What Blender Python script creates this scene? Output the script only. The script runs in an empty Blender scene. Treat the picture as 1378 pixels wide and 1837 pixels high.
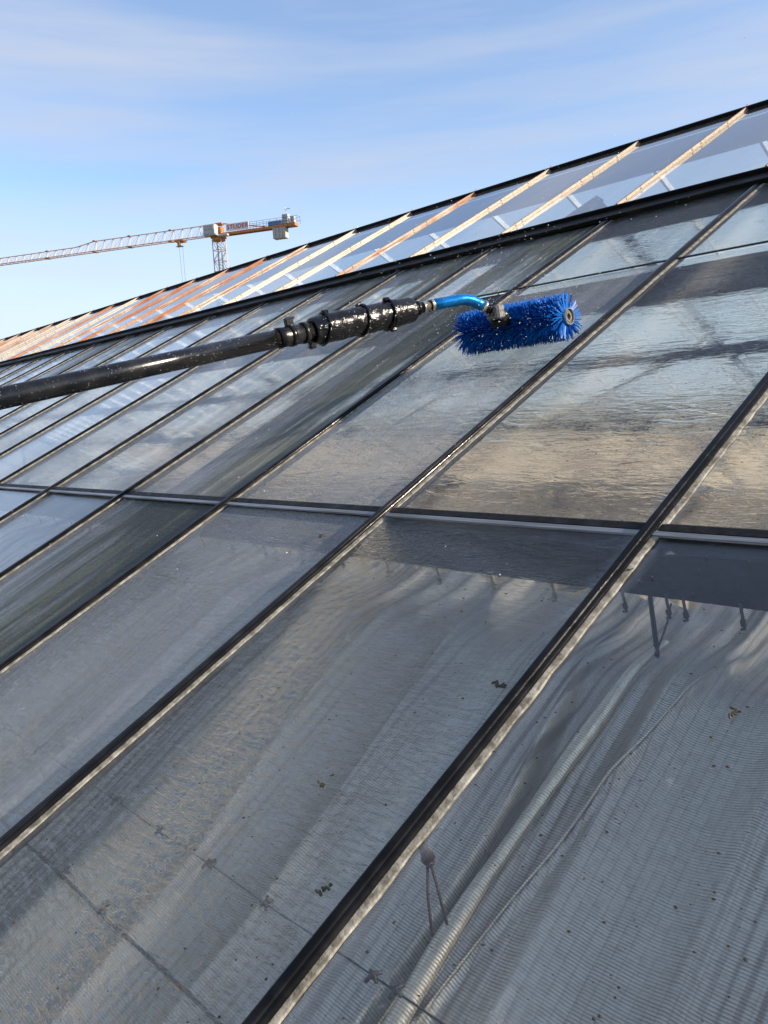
import bpy, math, random
from mathutils import Vector, Matrix, noise as mnoise
from math import sin, cos, pi, radians

S = bpy.context.scene
COL = S.collection
random.seed(11)

# ------------------------------------------------------------------ camera
CAMZ = 4.2
cam_d = bpy.data.cameras.new('camera')
cam = bpy.data.objects.new('camera', cam_d)
COL.objects.link(cam)
cam_d.sensor_fit = 'VERTICAL'
cam_d.sensor_height = 36.0
cam_d.lens = 28.63
cam_d.clip_start = 0.05
cam_d.clip_end = 4000
PHI = radians(26)
Uc = Vector((0.6856621, -0.04648978, 0.72643388))
Bc = Vector((0.62592119, 0.54711488, -0.55577692))
Nc = Vector((-0.37160484, 0.83576553, 0.40423487))
UPc = sin(PHI) * Bc + cos(PHI) * Nc
Yc = UPc.cross(Uc)
R3 = Matrix((Uc, Yc, UPc))
cam.matrix_world = Matrix.Translation((0, 0, CAMZ)) @ R3.to_4x4()
S.camera = cam

# ------------------------------------------------------------------ light
SUN = Vector((0.784, 0.469, 0.407)).normalized()
sd = bpy.data.lights.new('sun', 'SUN')
sd.energy = 4.8
sd.angle = radians(0.53)
sd.color = (1.0, 0.86, 0.68)
so = bpy.data.objects.new('sun', sd)
COL.objects.link(so)
so.rotation_euler = SUN.to_track_quat('Z', 'Y').to_euler()
so.location = (10, 5, 20)

W = bpy.data.worlds.new('World')
S.world = W
W.use_nodes = True
nt = W.node_tree
nt.nodes.clear()


def N_(t, kind, **kw):
    n = t.nodes.new(kind)
    for k, v in kw.items():
        setattr(n, k, v)
    return n


def mth(t, op, a, b=None, clamp=False):
    n = t.nodes.new('ShaderNodeMath')
    n.operation = op
    n.use_clamp = clamp
    for i, x in enumerate((a, b)):
        if x is None:
            continue
        if isinstance(x, (int, float)):
            n.inputs[i].default_value = x
        else:
            t.links.new(x, n.inputs[i])
    return n.outputs[0]


def ramp(t, fac, stops, interp='LINEAR'):
    n = t.nodes.new('ShaderNodeValToRGB')
    n.color_ramp.interpolation = interp
    cr = n.color_ramp
    while len(cr.elements) < len(stops):
        cr.elements.new(0.5)
    for e, (p, c) in zip(cr.elements, stops):
        e.position = p
        e.color = (c, c, c, 1) if isinstance(c, (int, float)) else (*c, 1)
    t.links.new(fac, n.inputs[0])
    return n.outputs[0]


def mixc(t, fac, a, b, blend='MIX'):
    n = t.nodes.new('ShaderNodeMix')
    n.data_type = 'RGBA'
    n.blend_type = blend
    for sock, x in ((n.inputs[0], fac), (n.inputs[6], a), (n.inputs[7], b)):
        if isinstance(x, (int, float)):
            sock.default_value = x
        elif isinstance(x, tuple):
            sock.default_value = (*x, 1)
        else:
            t.links.new(x, sock)
    return n.outputs[2]


def noise(t, vec, scale, detail=4, rough=0.55, dist=0.0):
    n = t.nodes.new('ShaderNodeTexNoise')
    n.inputs['Scale'].default_value = scale
    n.inputs['Detail'].default_value = detail
    n.inputs['Roughness'].default_value = rough
    n.inputs['Distortion'].default_value = dist
    if vec is not None:
        t.links.new(vec, n.inputs['Vector'])
    return n.outputs[0]


def mapping(t, vec, scale=(1, 1, 1), rot=(0, 0, 0), loc=(0, 0, 0)):
    n = t.nodes.new('ShaderNodeMapping')
    n.inputs['Scale'].default_value = scale
    n.inputs['Rotation'].default_value = rot
    n.inputs['Location'].default_value = loc
    t.links.new(vec, n.inputs['Vector'])
    return n.outputs[0]


out = N_(nt, 'ShaderNodeOutputWorld')
bg = N_(nt, 'ShaderNodeBackground')
bg.inputs[1].default_value = 0.125
sky = N_(nt, 'ShaderNodeTexSky', sky_type='NISHITA')
sky.sun_disc = False
sky.sun_elevation = math.asin(SUN.z)
sky.sun_rotation = math.atan2(SUN.x, SUN.y)
sky.altitude = 400
sky.air_density = 1.0
sky.dust_density = 0.35
sky.ozone_density = 3.2
tc = N_(nt, 'ShaderNodeTexCoord')
sep = N_(nt, 'ShaderNodeSeparateXYZ')
nt.links.new(tc.outputs['Generated'], sep.inputs[0])
gen = tc.outputs['Generated']
cv = mapping(nt, gen, scale=(1.1, 1.1, 9.0), rot=(radians(3), radians(-4), 0))
c1 = noise(nt, cv, 1.3, 5, 0.52, 0.35)
c2 = noise(nt, mapping(nt, gen, scale=(2.2, 2.2, 26.0), rot=(radians(-2), radians(3), 0)), 1.4, 4, 0.55, 0.3)
cl = mth(nt, 'ADD', mth(nt, 'MULTIPLY', c1, 0.78), mth(nt, 'MULTIPLY', c2, 0.28))
clf = ramp(nt, cl, [(0.42, 0.17), (0.55, 0.44), (0.67, 0.74)])
low = ramp(nt, sep.outputs[2], [(0.0, 0.95), (0.12, 0.82), (0.27, 0.0)])
skyc = mixc(nt, clf, sky.outputs[0], (2.42, 2.62, 3.10))
skyc = mixc(nt, low, skyc, (2.95, 3.40, 3.90))
nt.links.new(skyc, bg.inputs[0])
nt.links.new(bg.outputs[0], out.inputs[0])

S.view_settings.view_transform = 'Standard'
S.view_settings.look = 'None'
S.view_settings.exposure = 1.08
S.view_settings.gamma = 1.0
S.view_settings.use_curve_mapping = False
S.render.engine = 'CYCLES'
S.cycles.max_bounces = 14
S.cycles.diffuse_bounces = 3
S.cycles.glossy_bounces = 5
S.cycles.transmission_bounces = 10
S.cycles.transparent_max_bounces = 24
S.cycles.caustics_refractive = True
S.cycles.caustics_reflective = False
S.cycles.sample_clamp_indirect = 4.0
S.cycles.use_denoising = True

# ------------------------------------------------------------------ roof frames
CAMH = 0.92                    # the lens is 0.92 m above the glass, square to it
BV = Vector((0, cos(PHI), sin(PHI)))
NV = Vector((0, -sin(PHI), cos(PHI)))
ORG = Vector((0, 0, CAMZ)) - CAMH * NV
MR = Matrix(((1, BV.x, NV.x, ORG.x), (0, BV.y, NV.y, ORG.y), (0, BV.z, NV.z, ORG.z), (0, 0, 0, 1)))
V_EAVE, V_RIDGE = -0.95, 6.08
Y_RIDGE = (ORG + V_RIDGE * BV).y
# far slope: mirror image across the ridge; its own x runs the other way
ORG2 = Vector((0, 2 * Y_RIDGE - ORG.y, ORG.z))
MO = Matrix(((-1, 0, 0, 0), (0, -BV.y, -NV.y, ORG2.y), (0, BV.z, NV.z, ORG2.z), (0, 0, 0, 1)))


def RP(u, v, h=0.0):
    return MR @ Vector((u, v, h))


def RO(u, v, h=0.0):           # u given in world x
    return MO @ Vector((-u, v, h))


STEP = 0.796


def ubar(k):
    return -0.843 - STEP * k


Z_EAVE = RP(0, V_EAVE).z
Y_EAVE = RP(0, V_EAVE).y
Y_FAR = 2 * Y_RIDGE - Y_EAVE

# ------------------------------------------------------------------ materials
MATS = {}


def newmat(name):
    m = bpy.data.materials.new(name)
    m.use_nodes = True
    t = m.node_tree
    t.nodes.clear()
    o = t.nodes.new('ShaderNodeOutputMaterial')
    MATS[name] = m
    return m, t, o


def pbsdf(t, col=(0.5, 0.5, 0.5), rough=0.5, metal=0.0, spec=0.5, coat=0.0):
    p = t.nodes.new('ShaderNodeBsdfPrincipled')
    if isinstance(col, tuple):
        p.inputs['Base Color'].default_value = (*col, 1)
    else:
        t.links.new(col, p.inputs['Base Color'])
    if isinstance(rough, (int, float)):
        p.inputs['Roughness'].default_value = rough
    else:
        t.links.new(rough, p.inputs['Roughness'])
    p.inputs['Metallic'].default_value = metal
    p.inputs['Specular IOR Level'].default_value = spec
    p.inputs['Coat Weight'].default_value = coat
    return p


def objco(t, rnd=True):
    tcn = t.nodes.new('ShaderNodeTexCoord')
    if not rnd:
        return tcn.outputs['Object']
    oi = t.nodes.new('ShaderNodeObjectInfo')
    ml = mth(t, 'MULTIPLY', oi.outputs['Random'], 37.0)
    a = t.nodes.new('ShaderNodeVectorMath')
    a.operation = 'ADD'
    t.links.new(tcn.outputs['Object'], a.inputs[0])
    cx = t.nodes.new('ShaderNodeCombineXYZ')
    for i in range(3):
        t.links.new(ml, cx.inputs[i])
    t.links.new(cx.outputs[0], a.inputs[1])
    return a.outputs[0]


def bump(t, h, strength, dist=0.01, normal=None):
    b = t.nodes.new('ShaderNodeBump')
    b.inputs['Strength'].default_value = 1.0
    if isinstance(strength, (int, float)):
        b.inputs['Strength'].default_value = strength
    else:
        t.links.new(strength, b.inputs['Strength'])
    b.inputs['Distance'].default_value = dist
    t.links.new(h, b.inputs['Height'])
    if normal is not None:
        t.links.new(normal, b.inputs['Normal'])
    return b.outputs[0]


def simple(name, c1, c2=None, rough=0.5, metal=0.0, scale=20, bmp=0.0, spec=0.5, detail=5, lo=0.4, hi=0.62, coat=0.0, stretch=(1, 1, 1)):
    m, t, o = newmat(name)
    v = mapping(t, objco(t), scale=stretch)
    n = noise(t, v, scale, detail, 0.6)
    col = mixc(t, ramp(t, n, [(lo, 0.0), (hi, 1.0)]), c1, c2 if c2 else tuple(x * 0.75 for x in c1))
    rg = ramp(t, noise(t, v, scale * 0.6, 3), [(0.3, max(0.02, rough * 0.75)), (0.7, min(1, rough * 1.25))])
    p = pbsdf(t, col, rg, metal, spec, coat)
    if bmp:
        t.links.new(bump(t, noise(t, v, scale * 2.5, 4), bmp, 0.004), p.inputs['Normal'])
    t.links.new(p.outputs[0], o.inputs[0])
    return m


def oattr(t, name):
    a = t.nodes.new('ShaderNodeAttribute')
    a.attribute_type = 'OBJECT'
    a.attribute_name = name
    return a.outputs['Fac']


def mixs(t, fac, a, b):
    n = t.nodes.new('ShaderNodeMixShader')
    if isinstance(fac, (int, float)):
        n.inputs[0].default_value = fac
    else:
        t.links.new(fac, n.inputs[0])
    t.links.new(a, n.inputs[1])
    t.links.new(b, n.inputs[2])
    return n.outputs[0]


def adds(t, a, b):
    n = t.nodes.new('ShaderNodeAddShader')
    t.links.new(a, n.inputs[0])
    t.links.new(b, n.inputs[1])
    return n.outputs[0]


def shader(t, kind, col=None, normal=None, rough=None, ior=None):
    n = t.nodes.new(kind)
    if col is not None:
        if isinstance(col, tuple):
            n.inputs['Color'].default_value = (*col, 1)
        else:
            t.links.new(col, n.inputs['Color'])
    if normal is not None:
        t.links.new(normal, n.inputs['Normal'])
    if rough is not None:
        if isinstance(rough, (int, float)):
            n.inputs['Roughness'].default_value = rough
        else:
            t.links.new(rough, n.inputs['Roughness'])
    if ior is not None:
        n.inputs['IOR'].default_value = ior
    return n.outputs[0]


def pane_fresnel(t, normal=None):
    """reflectance of a thin pane (two faces), the same from both sides"""
    lw = t.nodes.new('ShaderNodeLayerWeight')
    lw.inputs['Blend'].default_value = 0.5
    if normal is not None:
        t.links.new(normal, lw.inputs['Normal'])
    r = mth(t, 'ADD', mth(t, 'MULTIPLY', mth(t, 'POWER', lw.outputs['Facing'], 5.0), 0.97), 0.036)
    return mth(t, 'DIVIDE', mth(t, 'MULTIPLY', r, 2.0), mth(t, 'ADD', r, 1.0), True)


def wet_glass():
    """thin greenhouse glass under a running water film; per-pane ripple, film, algae"""
    m, t, o = newmat('wet_glass')
    co = objco(t)
    ripple = oattr(t, 'ripple')
    film = oattr(t, 'film')
    algae_shade = oattr(t, 'algae_shade')
    # ripples lie across the slope
    r1 = noise(t, mapping(t, co, scale=(9, 34, 1), rot=(0, 0, radians(8))), 1.0, 3, 0.55, 0.6)
    r2 = noise(t, mapping(t, co, scale=(42, 120, 1), rot=(0, 0, radians(-6))), 1.0, 3, 0.6, 0.8)
    r3 = noise(t, mapping(t, co, scale=(2.2, 5.0, 1)), 1.0, 2, 0.5)
    run = noise(t, mapping(t, co, scale=(8, 0.8, 1), loc=(2, 7, 0)), 1.0, 4, 0.6, 0.5)
    calm = mth(t, 'MULTIPLY', ramp(t, r3, [(0.34, 0.25), (0.62, 1.1)]), ramp(t, run, [(0.36, 0.35), (0.62, 1.15)]))
    h = mth(t, 'ADD', mth(t, 'MULTIPLY', r1, 1.0), mth(t, 'MULTIPLY', r2, 0.10))
    st = mth(t, 'MULTIPLY', mth(t, 'MULTIPLY', ripple, calm), 1.0)
    bn = bump(t, h, st, 0.016)
    crink = noise(t, mapping(t, co, scale=(26, 85, 1), rot=(0, 0, radians(14))), 1.0, 4, 0.65, 1.4)
    bnr = bump(t, crink, mth(t, 'MULTIPLY', ripple, 0.95), 0.010, bn)
    geo = t.nodes.new('ShaderNodeNewGeometry')

    def vm(op, a, b=None, s=None):
        n = t.nodes.new('ShaderNodeVectorMath')
        n.operation = op
        t.links.new(a, n.inputs[0])
        if b is not None:
            t.links.new(b, n.inputs[1])
        if s is not None:
            n.inputs[3].default_value = s
        return n.outputs[0]
    tilt = vm('SCALE', vm('SUBTRACT', bn, geo.outputs['True Normal']), s=1.0)
    thin_n = vm('NORMALIZE', vm('ADD', geo.outputs['Incoming'], tilt))
    tint = (0.94, 0.95, 0.94)
    clear = shader(t, 'ShaderNodeBsdfTransparent', tint)
    wob = shader(t, 'ShaderNodeBsdfRefraction', tint, thin_n, 0.0, 1.33)
    thru = mixs(t, oattr(t, 'wobble'), clear, wob)
    frf = pane_fresnel(t, bnr)
    gl = shader(t, 'ShaderNodeBsdfGlossy', (1, 1, 1), bnr, ramp(t, film, [(0.0, 0.03), (0.8, 0.14)]))
    glass = mixs(t, frf, thru, gl)
    # grime: runs down the slope, plus fine grit
    s1 = noise(t, mapping(t, co, scale=(7, 0.7, 1)), 1.0, 5, 0.6, 0.3)
    s2 = noise(t, mapping(t, co, scale=(46, 3.5, 1)), 1.0, 3, 0.6)
    s3 = noise(t, co, 160, 2, 0.5)
    grit = ramp(t, s3, [(0.60, 0.0), (0.70, 1.0)])
    fm = mth(t, 'ADD', ramp(t, s1, [(0.30, 0.45), (0.70, 1.25)]), mth(t, 'MULTIPLY', grit, 0.5))
    ff = mth(t, 'MULTIPLY', film, fm, True)
    # grime that gathers along the bars, and dried splashes
    tc3 = t.nodes.new('ShaderNodeTexCoord')
    sx3 = t.nodes.new('ShaderNodeSeparateXYZ')
    t.links.new(tc3.outputs['Object'], sx3.inputs[0])
    nb = noise(t, mapping(t, co, scale=(22, 7, 1)), 1.0, 5, 0.65)
    edge = ramp(t, mth(t, 'ADD', mth(t, 'ABSOLUTE', sx3.outputs[0]), mth(t, 'MULTIPLY', nb, 0.06)), [(0.375, 0.0), (0.425, 0.55)])
    spl = ramp(t, noise(t, co, 13, 4, 0.6, 0.8), [(0.66, 0.0), (0.72, 0.30)])
    ff = mth(t, 'ADD', ff, mth(t, 'ADD', edge, spl), True)
    dcol = mixc(t, s2, (0.40, 0.42, 0.44), (0.53, 0.56, 0.60))
    dd = t.nodes.new('ShaderNodeBsdfDiffuse')
    t.links.new(dcol, dd.inputs['Color'])
    t.links.new(bnr, dd.inputs['Normal'])
    dirt = mixs(t, 0.35, dd.outputs[0], shader(t, 'ShaderNodeBsdfTranslucent', dcol))
    g2 = mixs(t, ff, glass, dirt)
    # algae: olive streaks along the slope, thicker on one side; shade below the vent curb painted in
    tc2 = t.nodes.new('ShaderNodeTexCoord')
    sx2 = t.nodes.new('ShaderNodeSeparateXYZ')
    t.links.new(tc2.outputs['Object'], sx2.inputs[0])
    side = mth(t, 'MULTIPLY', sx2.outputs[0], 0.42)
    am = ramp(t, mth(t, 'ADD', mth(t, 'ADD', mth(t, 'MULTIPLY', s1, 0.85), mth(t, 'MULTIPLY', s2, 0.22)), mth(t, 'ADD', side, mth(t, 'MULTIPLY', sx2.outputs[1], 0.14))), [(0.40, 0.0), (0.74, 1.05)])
    af = mth(t, 'MULTIPLY', algae_shade, am, True)
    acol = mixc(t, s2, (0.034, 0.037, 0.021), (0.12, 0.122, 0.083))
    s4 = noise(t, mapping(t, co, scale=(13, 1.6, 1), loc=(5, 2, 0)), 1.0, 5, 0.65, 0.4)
    curb_shade = mth(t, 'ADD', s4, mth(t, 'MULTIPLY', sx2.outputs[1], 0.16))
    acol = mixc(t, ramp(t, curb_shade, [(0.48, 0.0), (0.64, 0.85)]), acol, (0.012, 0.013, 0.009))  # near-black streaks, denser upslope: shade under the vent curb put into the colour
    acol = mixc(t, mth(t, 'MULTIPLY', grit, 0.55), acol, (0.26, 0.26, 0.22))
    ap = pbsdf(t, acol, 0.5, 0, 0.2)
    t.links.new(bump(t, s2, 0.6, 0.004, bnr), ap.inputs['Normal'])
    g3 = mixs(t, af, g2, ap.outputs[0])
    t.links.new(g3, o.inputs[0])
    return m


def vent_glass():
    m, t, o = newmat('dry_glass')
    co = objco(t)
    frf = pane_fresnel(t)
    film = oattr(t, 'film')
    s1 = noise(t, mapping(t, co, scale=(7, 1.2, 1)), 1.0, 5, 0.6, 0.3)
    s3 = noise(t, co, 90, 2, 0.5)
    fm = mth(t, 'ADD', ramp(t, s1, [(0.30, 0.4), (0.70, 1.3)]), mth(t, 'MULTIPLY', ramp(t, s3, [(0.6, 0.0), (0.7, 1.0)]), 0.6))
    ff = mth(t, 'MULTIPLY', film, fm, True)
    bn = bump(t, noise(t, co, 3.0, 2), 0.12, 0.01)
    gl = shader(t, 'ShaderNodeBsdfGlossy', (1, 1, 1), bn, 0.04)
    tr = shader(t, 'ShaderNodeBsdfTransparent', (0.88, 0.91, 0.92))
    g = mixs(t, frf, tr, gl)
    dc = (0.50, 0.50, 0.50)
    dirt = mixs(t, 0.45, shader(t, 'ShaderNodeBsdfDiffuse', dc), shader(t, 'ShaderNodeBsdfTranslucent', dc))
    t.links.new(mixs(t, ff, g, dirt), o.inputs[0])
    return m


def edge_glass():
    m, t, o = newmat('glass_edge')
    t.links.new(shader(t, 'ShaderNodeBsdfTransparent', (0.97, 0.985, 0.98)), o.inputs[0])
    return m


def woven_screen(name='woven_screen', lift=1.0):
    """aluminised strip fabric: fine ribs across the slope, thread lines along it"""
    m, t, o = newmat(name)
    co = objco(t, False)
    sx = t.nodes.new('ShaderNodeSeparateXYZ')
    uvn = t.nodes.new('ShaderNodeUVMap')
    t.links.new(uvn.outputs[0], sx.inputs[0])
    rib = mth(t, 'PINGPONG', mth(t, 'MULTIPLY', sx.outputs[1], 1 / 0.0052), 0.5)
    thr = mth(t, 'PINGPONG', mth(t, 'MULTIPLY', sx.outputs[0], 1 / 0.019), 0.5)
    ribm = ramp(t, rib, [(0.08, 0.0), (0.20, 1.0)])
    thm = ramp(t, thr, [(0.0, 0.35), (0.10, 1.0)])
    weave = mth(t, 'MULTIPLY', ribm, thm)
    n1 = noise(t, mapping(t, co, scale=(1.6, 0.6, 1)), 1.6, 6, 0.65, 0.4)
    n2 = noise(t, co, 60, 4, 0.6)
    base = mixc(t, ramp(t, n1, [(0.35, 0.0), (0.68, 1.0)]), (0.76, 0.73, 0.68), (0.54, 0.51, 0.465))
    base = mixc(t, ramp(t, n2, [(0.45, 0.0), (0.7, 0.35)]), base, (0.36, 0.325, 0.275))
    vis = ramp(t, noise(t, mapping(t, co, scale=(5, 1.0, 1)), 1.0, 4, 0.6), [(0.40, 0.15), (0.62, 0.85)])
    col = mixc(t, mth(t, 'MULTIPLY', mth(t, 'SUBTRACT', 1.0, weave), vis), base, (0.20, 0.18, 0.155))
    row = mth(t, 'PINGPONG', mth(t, 'MULTIPLY', sx.outputs[0], 1 / 0.024), 0.5)
    rowm = ramp(t, row, [(0.10, 0.0), (0.26, 1.0)])
    rvis = ramp(t, noise(t, mapping(t, co, scale=(3.2, 0.8, 1), loc=(3, 1, 0)), 1.0, 3, 0.6), [(0.42, 0.0), (0.60, 0.75)])
    col = mixc(t, mth(t, 'MULTIPLY', mth(t, 'SUBTRACT', 1.0, rowm), rvis), col, (0.17, 0.155, 0.135))
    if lift != 1.0:
        col = mixc(t, 1.0, col, (lift, lift * .95, lift * .86), 'MULTIPLY')
    p = pbsdf(t, col, 0.36, 0.62, 0.5)
    hh = mth(t, 'ADD', mth(t, 'MULTIPLY', ramp(t, rib, [(0.0, 0.0), (0.3, 1.0)]), 1.0), mth(t, 'MULTIPLY', thm, 0.6))
    t.links.new(bump(t, hh, 0.7, 0.0018), p.inputs['Normal'])
    tl = shader(t, 'ShaderNodeBsdfTranslucent', (0.45, 0.42, 0.36))
    t.links.new(mixs(t, 0.16, p.outputs[0], tl), o.inputs[0])
    return m


def pale_screen():
    m, t, o = newmat('beige_screen')
    co = objco(t, False)
    n1 = noise(t, mapping(t, co, scale=(1.2, 2.5, 1)), 1.3, 6, 0.65, 0.8)
    n2 = noise(t, co, 9, 5, 0.65, 0.6)
    col = mixc(t, ramp(t, n1, [(0.34, 0.0), (0.66, 1.0)]), (0.80, 0.67, 0.50), (0.56, 0.45, 0.33))
    col = mixc(t, ramp(t, n2, [(0.5, 0.0), (0.72, 0.6)]), col, (0.30, 0.225, 0.16))
    n3 = noise(t, mapping(t, co, scale=(0.9, 1.6, 1), loc=(4, 4, 0)), 1.1, 7, 0.7, 1.2)
    col = mixc(t, ramp(t, n3, [(0.47, 0.0), (0.60, 0.75)]), col, (0.22, 0.165, 0.12))
    d = shader(t, 'ShaderNodeBsdfDiffuse', col)
    tl = shader(t, 'ShaderNodeBsdfTranslucent', col)
    t.links.new(mixs(t, 0.68, d, tl), o.inputs[0])
    return m


def rust_paint():
    """cream paint on a vent bar, rusting on one edge; obj['rust'] says how far"""
    m, t, o = newmat('rusted_cream_paint')
    co = objco(t)
    tcn = t.nodes.new('ShaderNodeTexCoord')
    sx = t.nodes.new('ShaderNodeSeparateXYZ')
    t.links.new(tcn.outputs['Object'], sx.inputs[0])
    rust = oattr(t, 'rust')
    n1 = noise(t, mapping(t, co, scale=(30, 2.2, 30)), 1.0, 6, 0.65)
    n2 = noise(t, co, 55, 4, 0.6)
    edge = ramp(t, mth(t, 'ADD', mth(t, 'MULTIPLY', sx.outputs[0], -34.0), 0.42), [(0.35, 0.0), (0.85, 1.0)])
    fac = mth(t, 'ADD', mth(t, 'MULTIPLY', edge, 0.80), mth(t, 'MULTIPLY', n1, 0.62))
    fac = mth(t, 'MULTIPLY', mth(t, 'ADD', fac, mth(t, 'MULTIPLY', rust, 0.42)), ramp(t, rust, [(0.0, 0.25), (0.35, 1.0)]))
    mask = ramp(t, fac, [(0.56, 0.0), (0.72, 1.0)])
    rc = mixc(t, n2, (0.20, 0.055, 0.016), (0.33, 0.125, 0.045))
    cc = mixc(t, ramp(t, n2, [(0.42, 0.0), (0.66, 1.0)]), (0.33, 0.275, 0.205), (0.20, 0.155, 0.11))
    p = pbsdf(t, mixc(t, mask, cc, rc), ramp(t, mask, [(0.0, 0.42), (1.0, 0.85)]))
    t.links.new(bump(t, n2, 0.3, 0.003), p.inputs['Normal'])
    t.links.new(p.outputs[0], o.inputs[0])
    return m


def wet_black(name, col=(0.012, 0.0125, 0.014), rough=0.3, bscale=140, bs=0.5, coat=0.0, spec=0.5):
    m, t, o = newmat(name)
    co = objco(t)
    n = noise(t, co, bscale, 3, 0.55)
    n2 = noise(t, co, 14, 4, 0.6)
    c = mixc(t, ramp(t, n2, [(0.45, 0.0), (0.75, 1.0)]), col, tuple(min(1, x * 2.4 + 0.004) for x in col))
    p = pbsdf(t, c, ramp(t, n2, [(0.3, rough * 0.7), (0.7, rough * 1.35)]), 0, spec, coat)
    p.inputs['Coat Roughness'].default_value = 0.06
    t.links.new(bump(t, ramp(t, n, [(0.5, 0.0), (0.68, 1.0)]), bs, 0.002), p.inputs['Normal'])
    t.links.new(p.outputs[0], o.inputs[0])
    return m


def bristle_mat():
    m, t, o = newmat('blue_nylon')
    oi = N_(t, 'ShaderNodeNewGeometry')
    rnd = oi.outputs['Random Per Island']
    col = mixc(t, rnd, (0.005, 0.085, 0.40), (0.016, 0.24, 0.72))
    d = pbsdf(t, col, 0.42, 0, 0.3)
    tl = shader(t, 'ShaderNodeBsdfTranslucent', (0.012, 0.34, 0.82))
    t.links.new(mixs(t, 0.30, d.outputs[0], tl), o.inputs[0])
    return m


def concrete_ground():
    m, t, o = newmat('ground_earth')
    tcn = t.nodes.new('ShaderNodeTexCoord')
    n1 = noise(t, tcn.outputs['Object'], 0.12, 8, 0.65)
    n2 = noise(t, tcn.outputs['Object'], 3.0, 6, 0.6)
    c = mixc(t, ramp(t, n1, [(0.38, 0.0), (0.62, 1.0)]), (0.08, 0.10, 0.04), (0.22, 0.18, 0.13))
    c = mixc(t, ramp(t, n2, [(0.4, 0.0), (0.7, 0.5)]), c, (0.13, 0.11, 0.08))
    p = pbsdf(t, c, 0.95)
    t.links.new(bump(t, n2, 0.6, 0.05), p.inputs['Normal'])
    t.links.new(p.outputs[0], o.inputs[0])
    return m


M_GLASS = wet_glass()
M_VENTG = vent_glass()
M_EDGE = edge_glass()
M_SCREEN = woven_screen()
M_HEM = woven_screen('woven_hem', 1.6)
M_BEIGE = pale_screen()
M_RUST = rust_paint()
M_BAR = wet_black('wet_black_rubber', (0.005, 0.005, 0.0055), 0.13, 120, 0.05, 0.0, 0.12)
M_PUTTY = simple('lichened_putty', (0.36, 0.335, 0.28), (0.13, 0.12, 0.095), 0.85, 0, 42, 0.6, spec=0.2, lo=0.36, hi=0.60)
M_ALU = simple('weathered_aluminium', (0.30, 0.31, 0.33), (0.17, 0.175, 0.18), 0.42, 0.6, 30, 0.12, stretch=(4, 0.15, 4))
M_SEAM = simple('black_seal', (0.006, 0.006, 0.006), (0.016, 0.015, 0.014), 0.55, 0, 40, 0.4, spec=0.15)
M_STEEL = simple('grey_painted_steel', (0.030, 0.032, 0.036), (0.018, 0.019, 0.022), 0.6, 0.0, 8, 0.1, spec=0.12)
M_PALESTEEL = simple('galvanised_steel', (0.48, 0.49, 0.50), (0.34, 0.35, 0.36), 0.45, 0.5, 14, 0.1)
M_CURB = simple('black_tar_curb', (0.006, 0.006, 0.006), (0.035, 0.022, 0.014), 0.5, 0, 22, 0.5, spec=0.08, lo=0.55, hi=0.85, stretch=(0.35, 1, 1))
M_POLE = wet_black('wet_carbon_pole', (0.0035, 0.0036, 0.004), 0.20, 90, 0.06, 0.0, 0.5)
M_TAPE = wet_black('wet_black_tape', (0.004, 0.004, 0.005), 0.18, 60, 0.5, 0.0, 0.35)
M_PLAST = wet_black('black_plastic', (0.006, 0.006, 0.0065), 0.26, 60, 0.2, 0.0, 0.3)
M_BLUE = simple('anodised_blue', (0.012, 0.24, 0.62), (0.010, 0.20, 0.55), 0.22, 0.75, 60, 0.15, spec=0.6)
M_GEAR = simple('worn_grey_housing', (0.20, 0.20, 0.20), (0.10, 0.10, 0.10), 0.35, 0.4, 90, 0.2)
M_CHROME = simple('fitting_steel', (0.72, 0.66, 0.52), (0.48, 0.44, 0.36), 0.22, 0.9, 70, 0.1)
M_BRIS = bristle_mat()
M_CORE = simple('brush_core', (0.006, 0.02, 0.09), (0.004, 0.01, 0.05), 0.5, 0, 40)
M_BROWN = simple('brown_cord', (0.055, 0.035, 0.028), (0.09, 0.05, 0.035), 0.7, 0, 90, 0.3)
M_DARK = simple('dark_clip', (0.02, 0.02, 0.022), (0.05, 0.045, 0.04), 0.5, 0, 60, 0.2)
M_YEL = simple('crane_orange_paint', (0.50, 0.20, 0.045), (0.27, 0.10, 0.035), 0.55, 0, 3, 0.0)
M_JIB = simple('crane_faded_paint', (0.50, 0.31, 0.23), (0.54, 0.44, 0.38), 0.55, 0, 0.6, 0.0)
M_CWHITE = simple('crane_white_paint', (0.66, 0.64, 0.60), (0.50, 0.47, 0.43), 0.5, 0, 1.5)
M_CGREY = simple('crane_grey_paint', (0.40, 0.41, 0.42), (0.30, 0.31, 0.32), 0.55, 0, 2)
M_CONC = simple('concrete', (0.42, 0.41, 0.38), (0.30, 0.29, 0.27), 0.9, 0, 2.5)
M_RAIL = simple('crane_blue_rail', (0.13, 0.20, 0.32), (0.10, 0.15, 0.24), 0.5, 0, 4)
M_RED = simple('sign_red', (0.42, 0.012, 0.03), (0.34, 0.012, 0.025), 0.5, 0, 3)
M_SIGN = simple('sign_white', (0.72, 0.66, 0.66), (0.62, 0.56, 0.56), 0.5, 0, 2)
M_ROPE = simple('steel_rope', (0.10, 0.10, 0.10), None, 0.6)
M_GROUND = concrete_ground()
M_LEAF = simple('dead_leaf_brown', (0.035, 0.026, 0.016), (0.06, 0.055, 0.022), 0.6, 0, 120, 0.4)
M_GRIT = simple('dark_grit', (0.02, 0.017, 0.013), (0.06, 0.05, 0.035), 0.8, 0, 300)
mw, tw, ow = newmat('water_drop')
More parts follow.
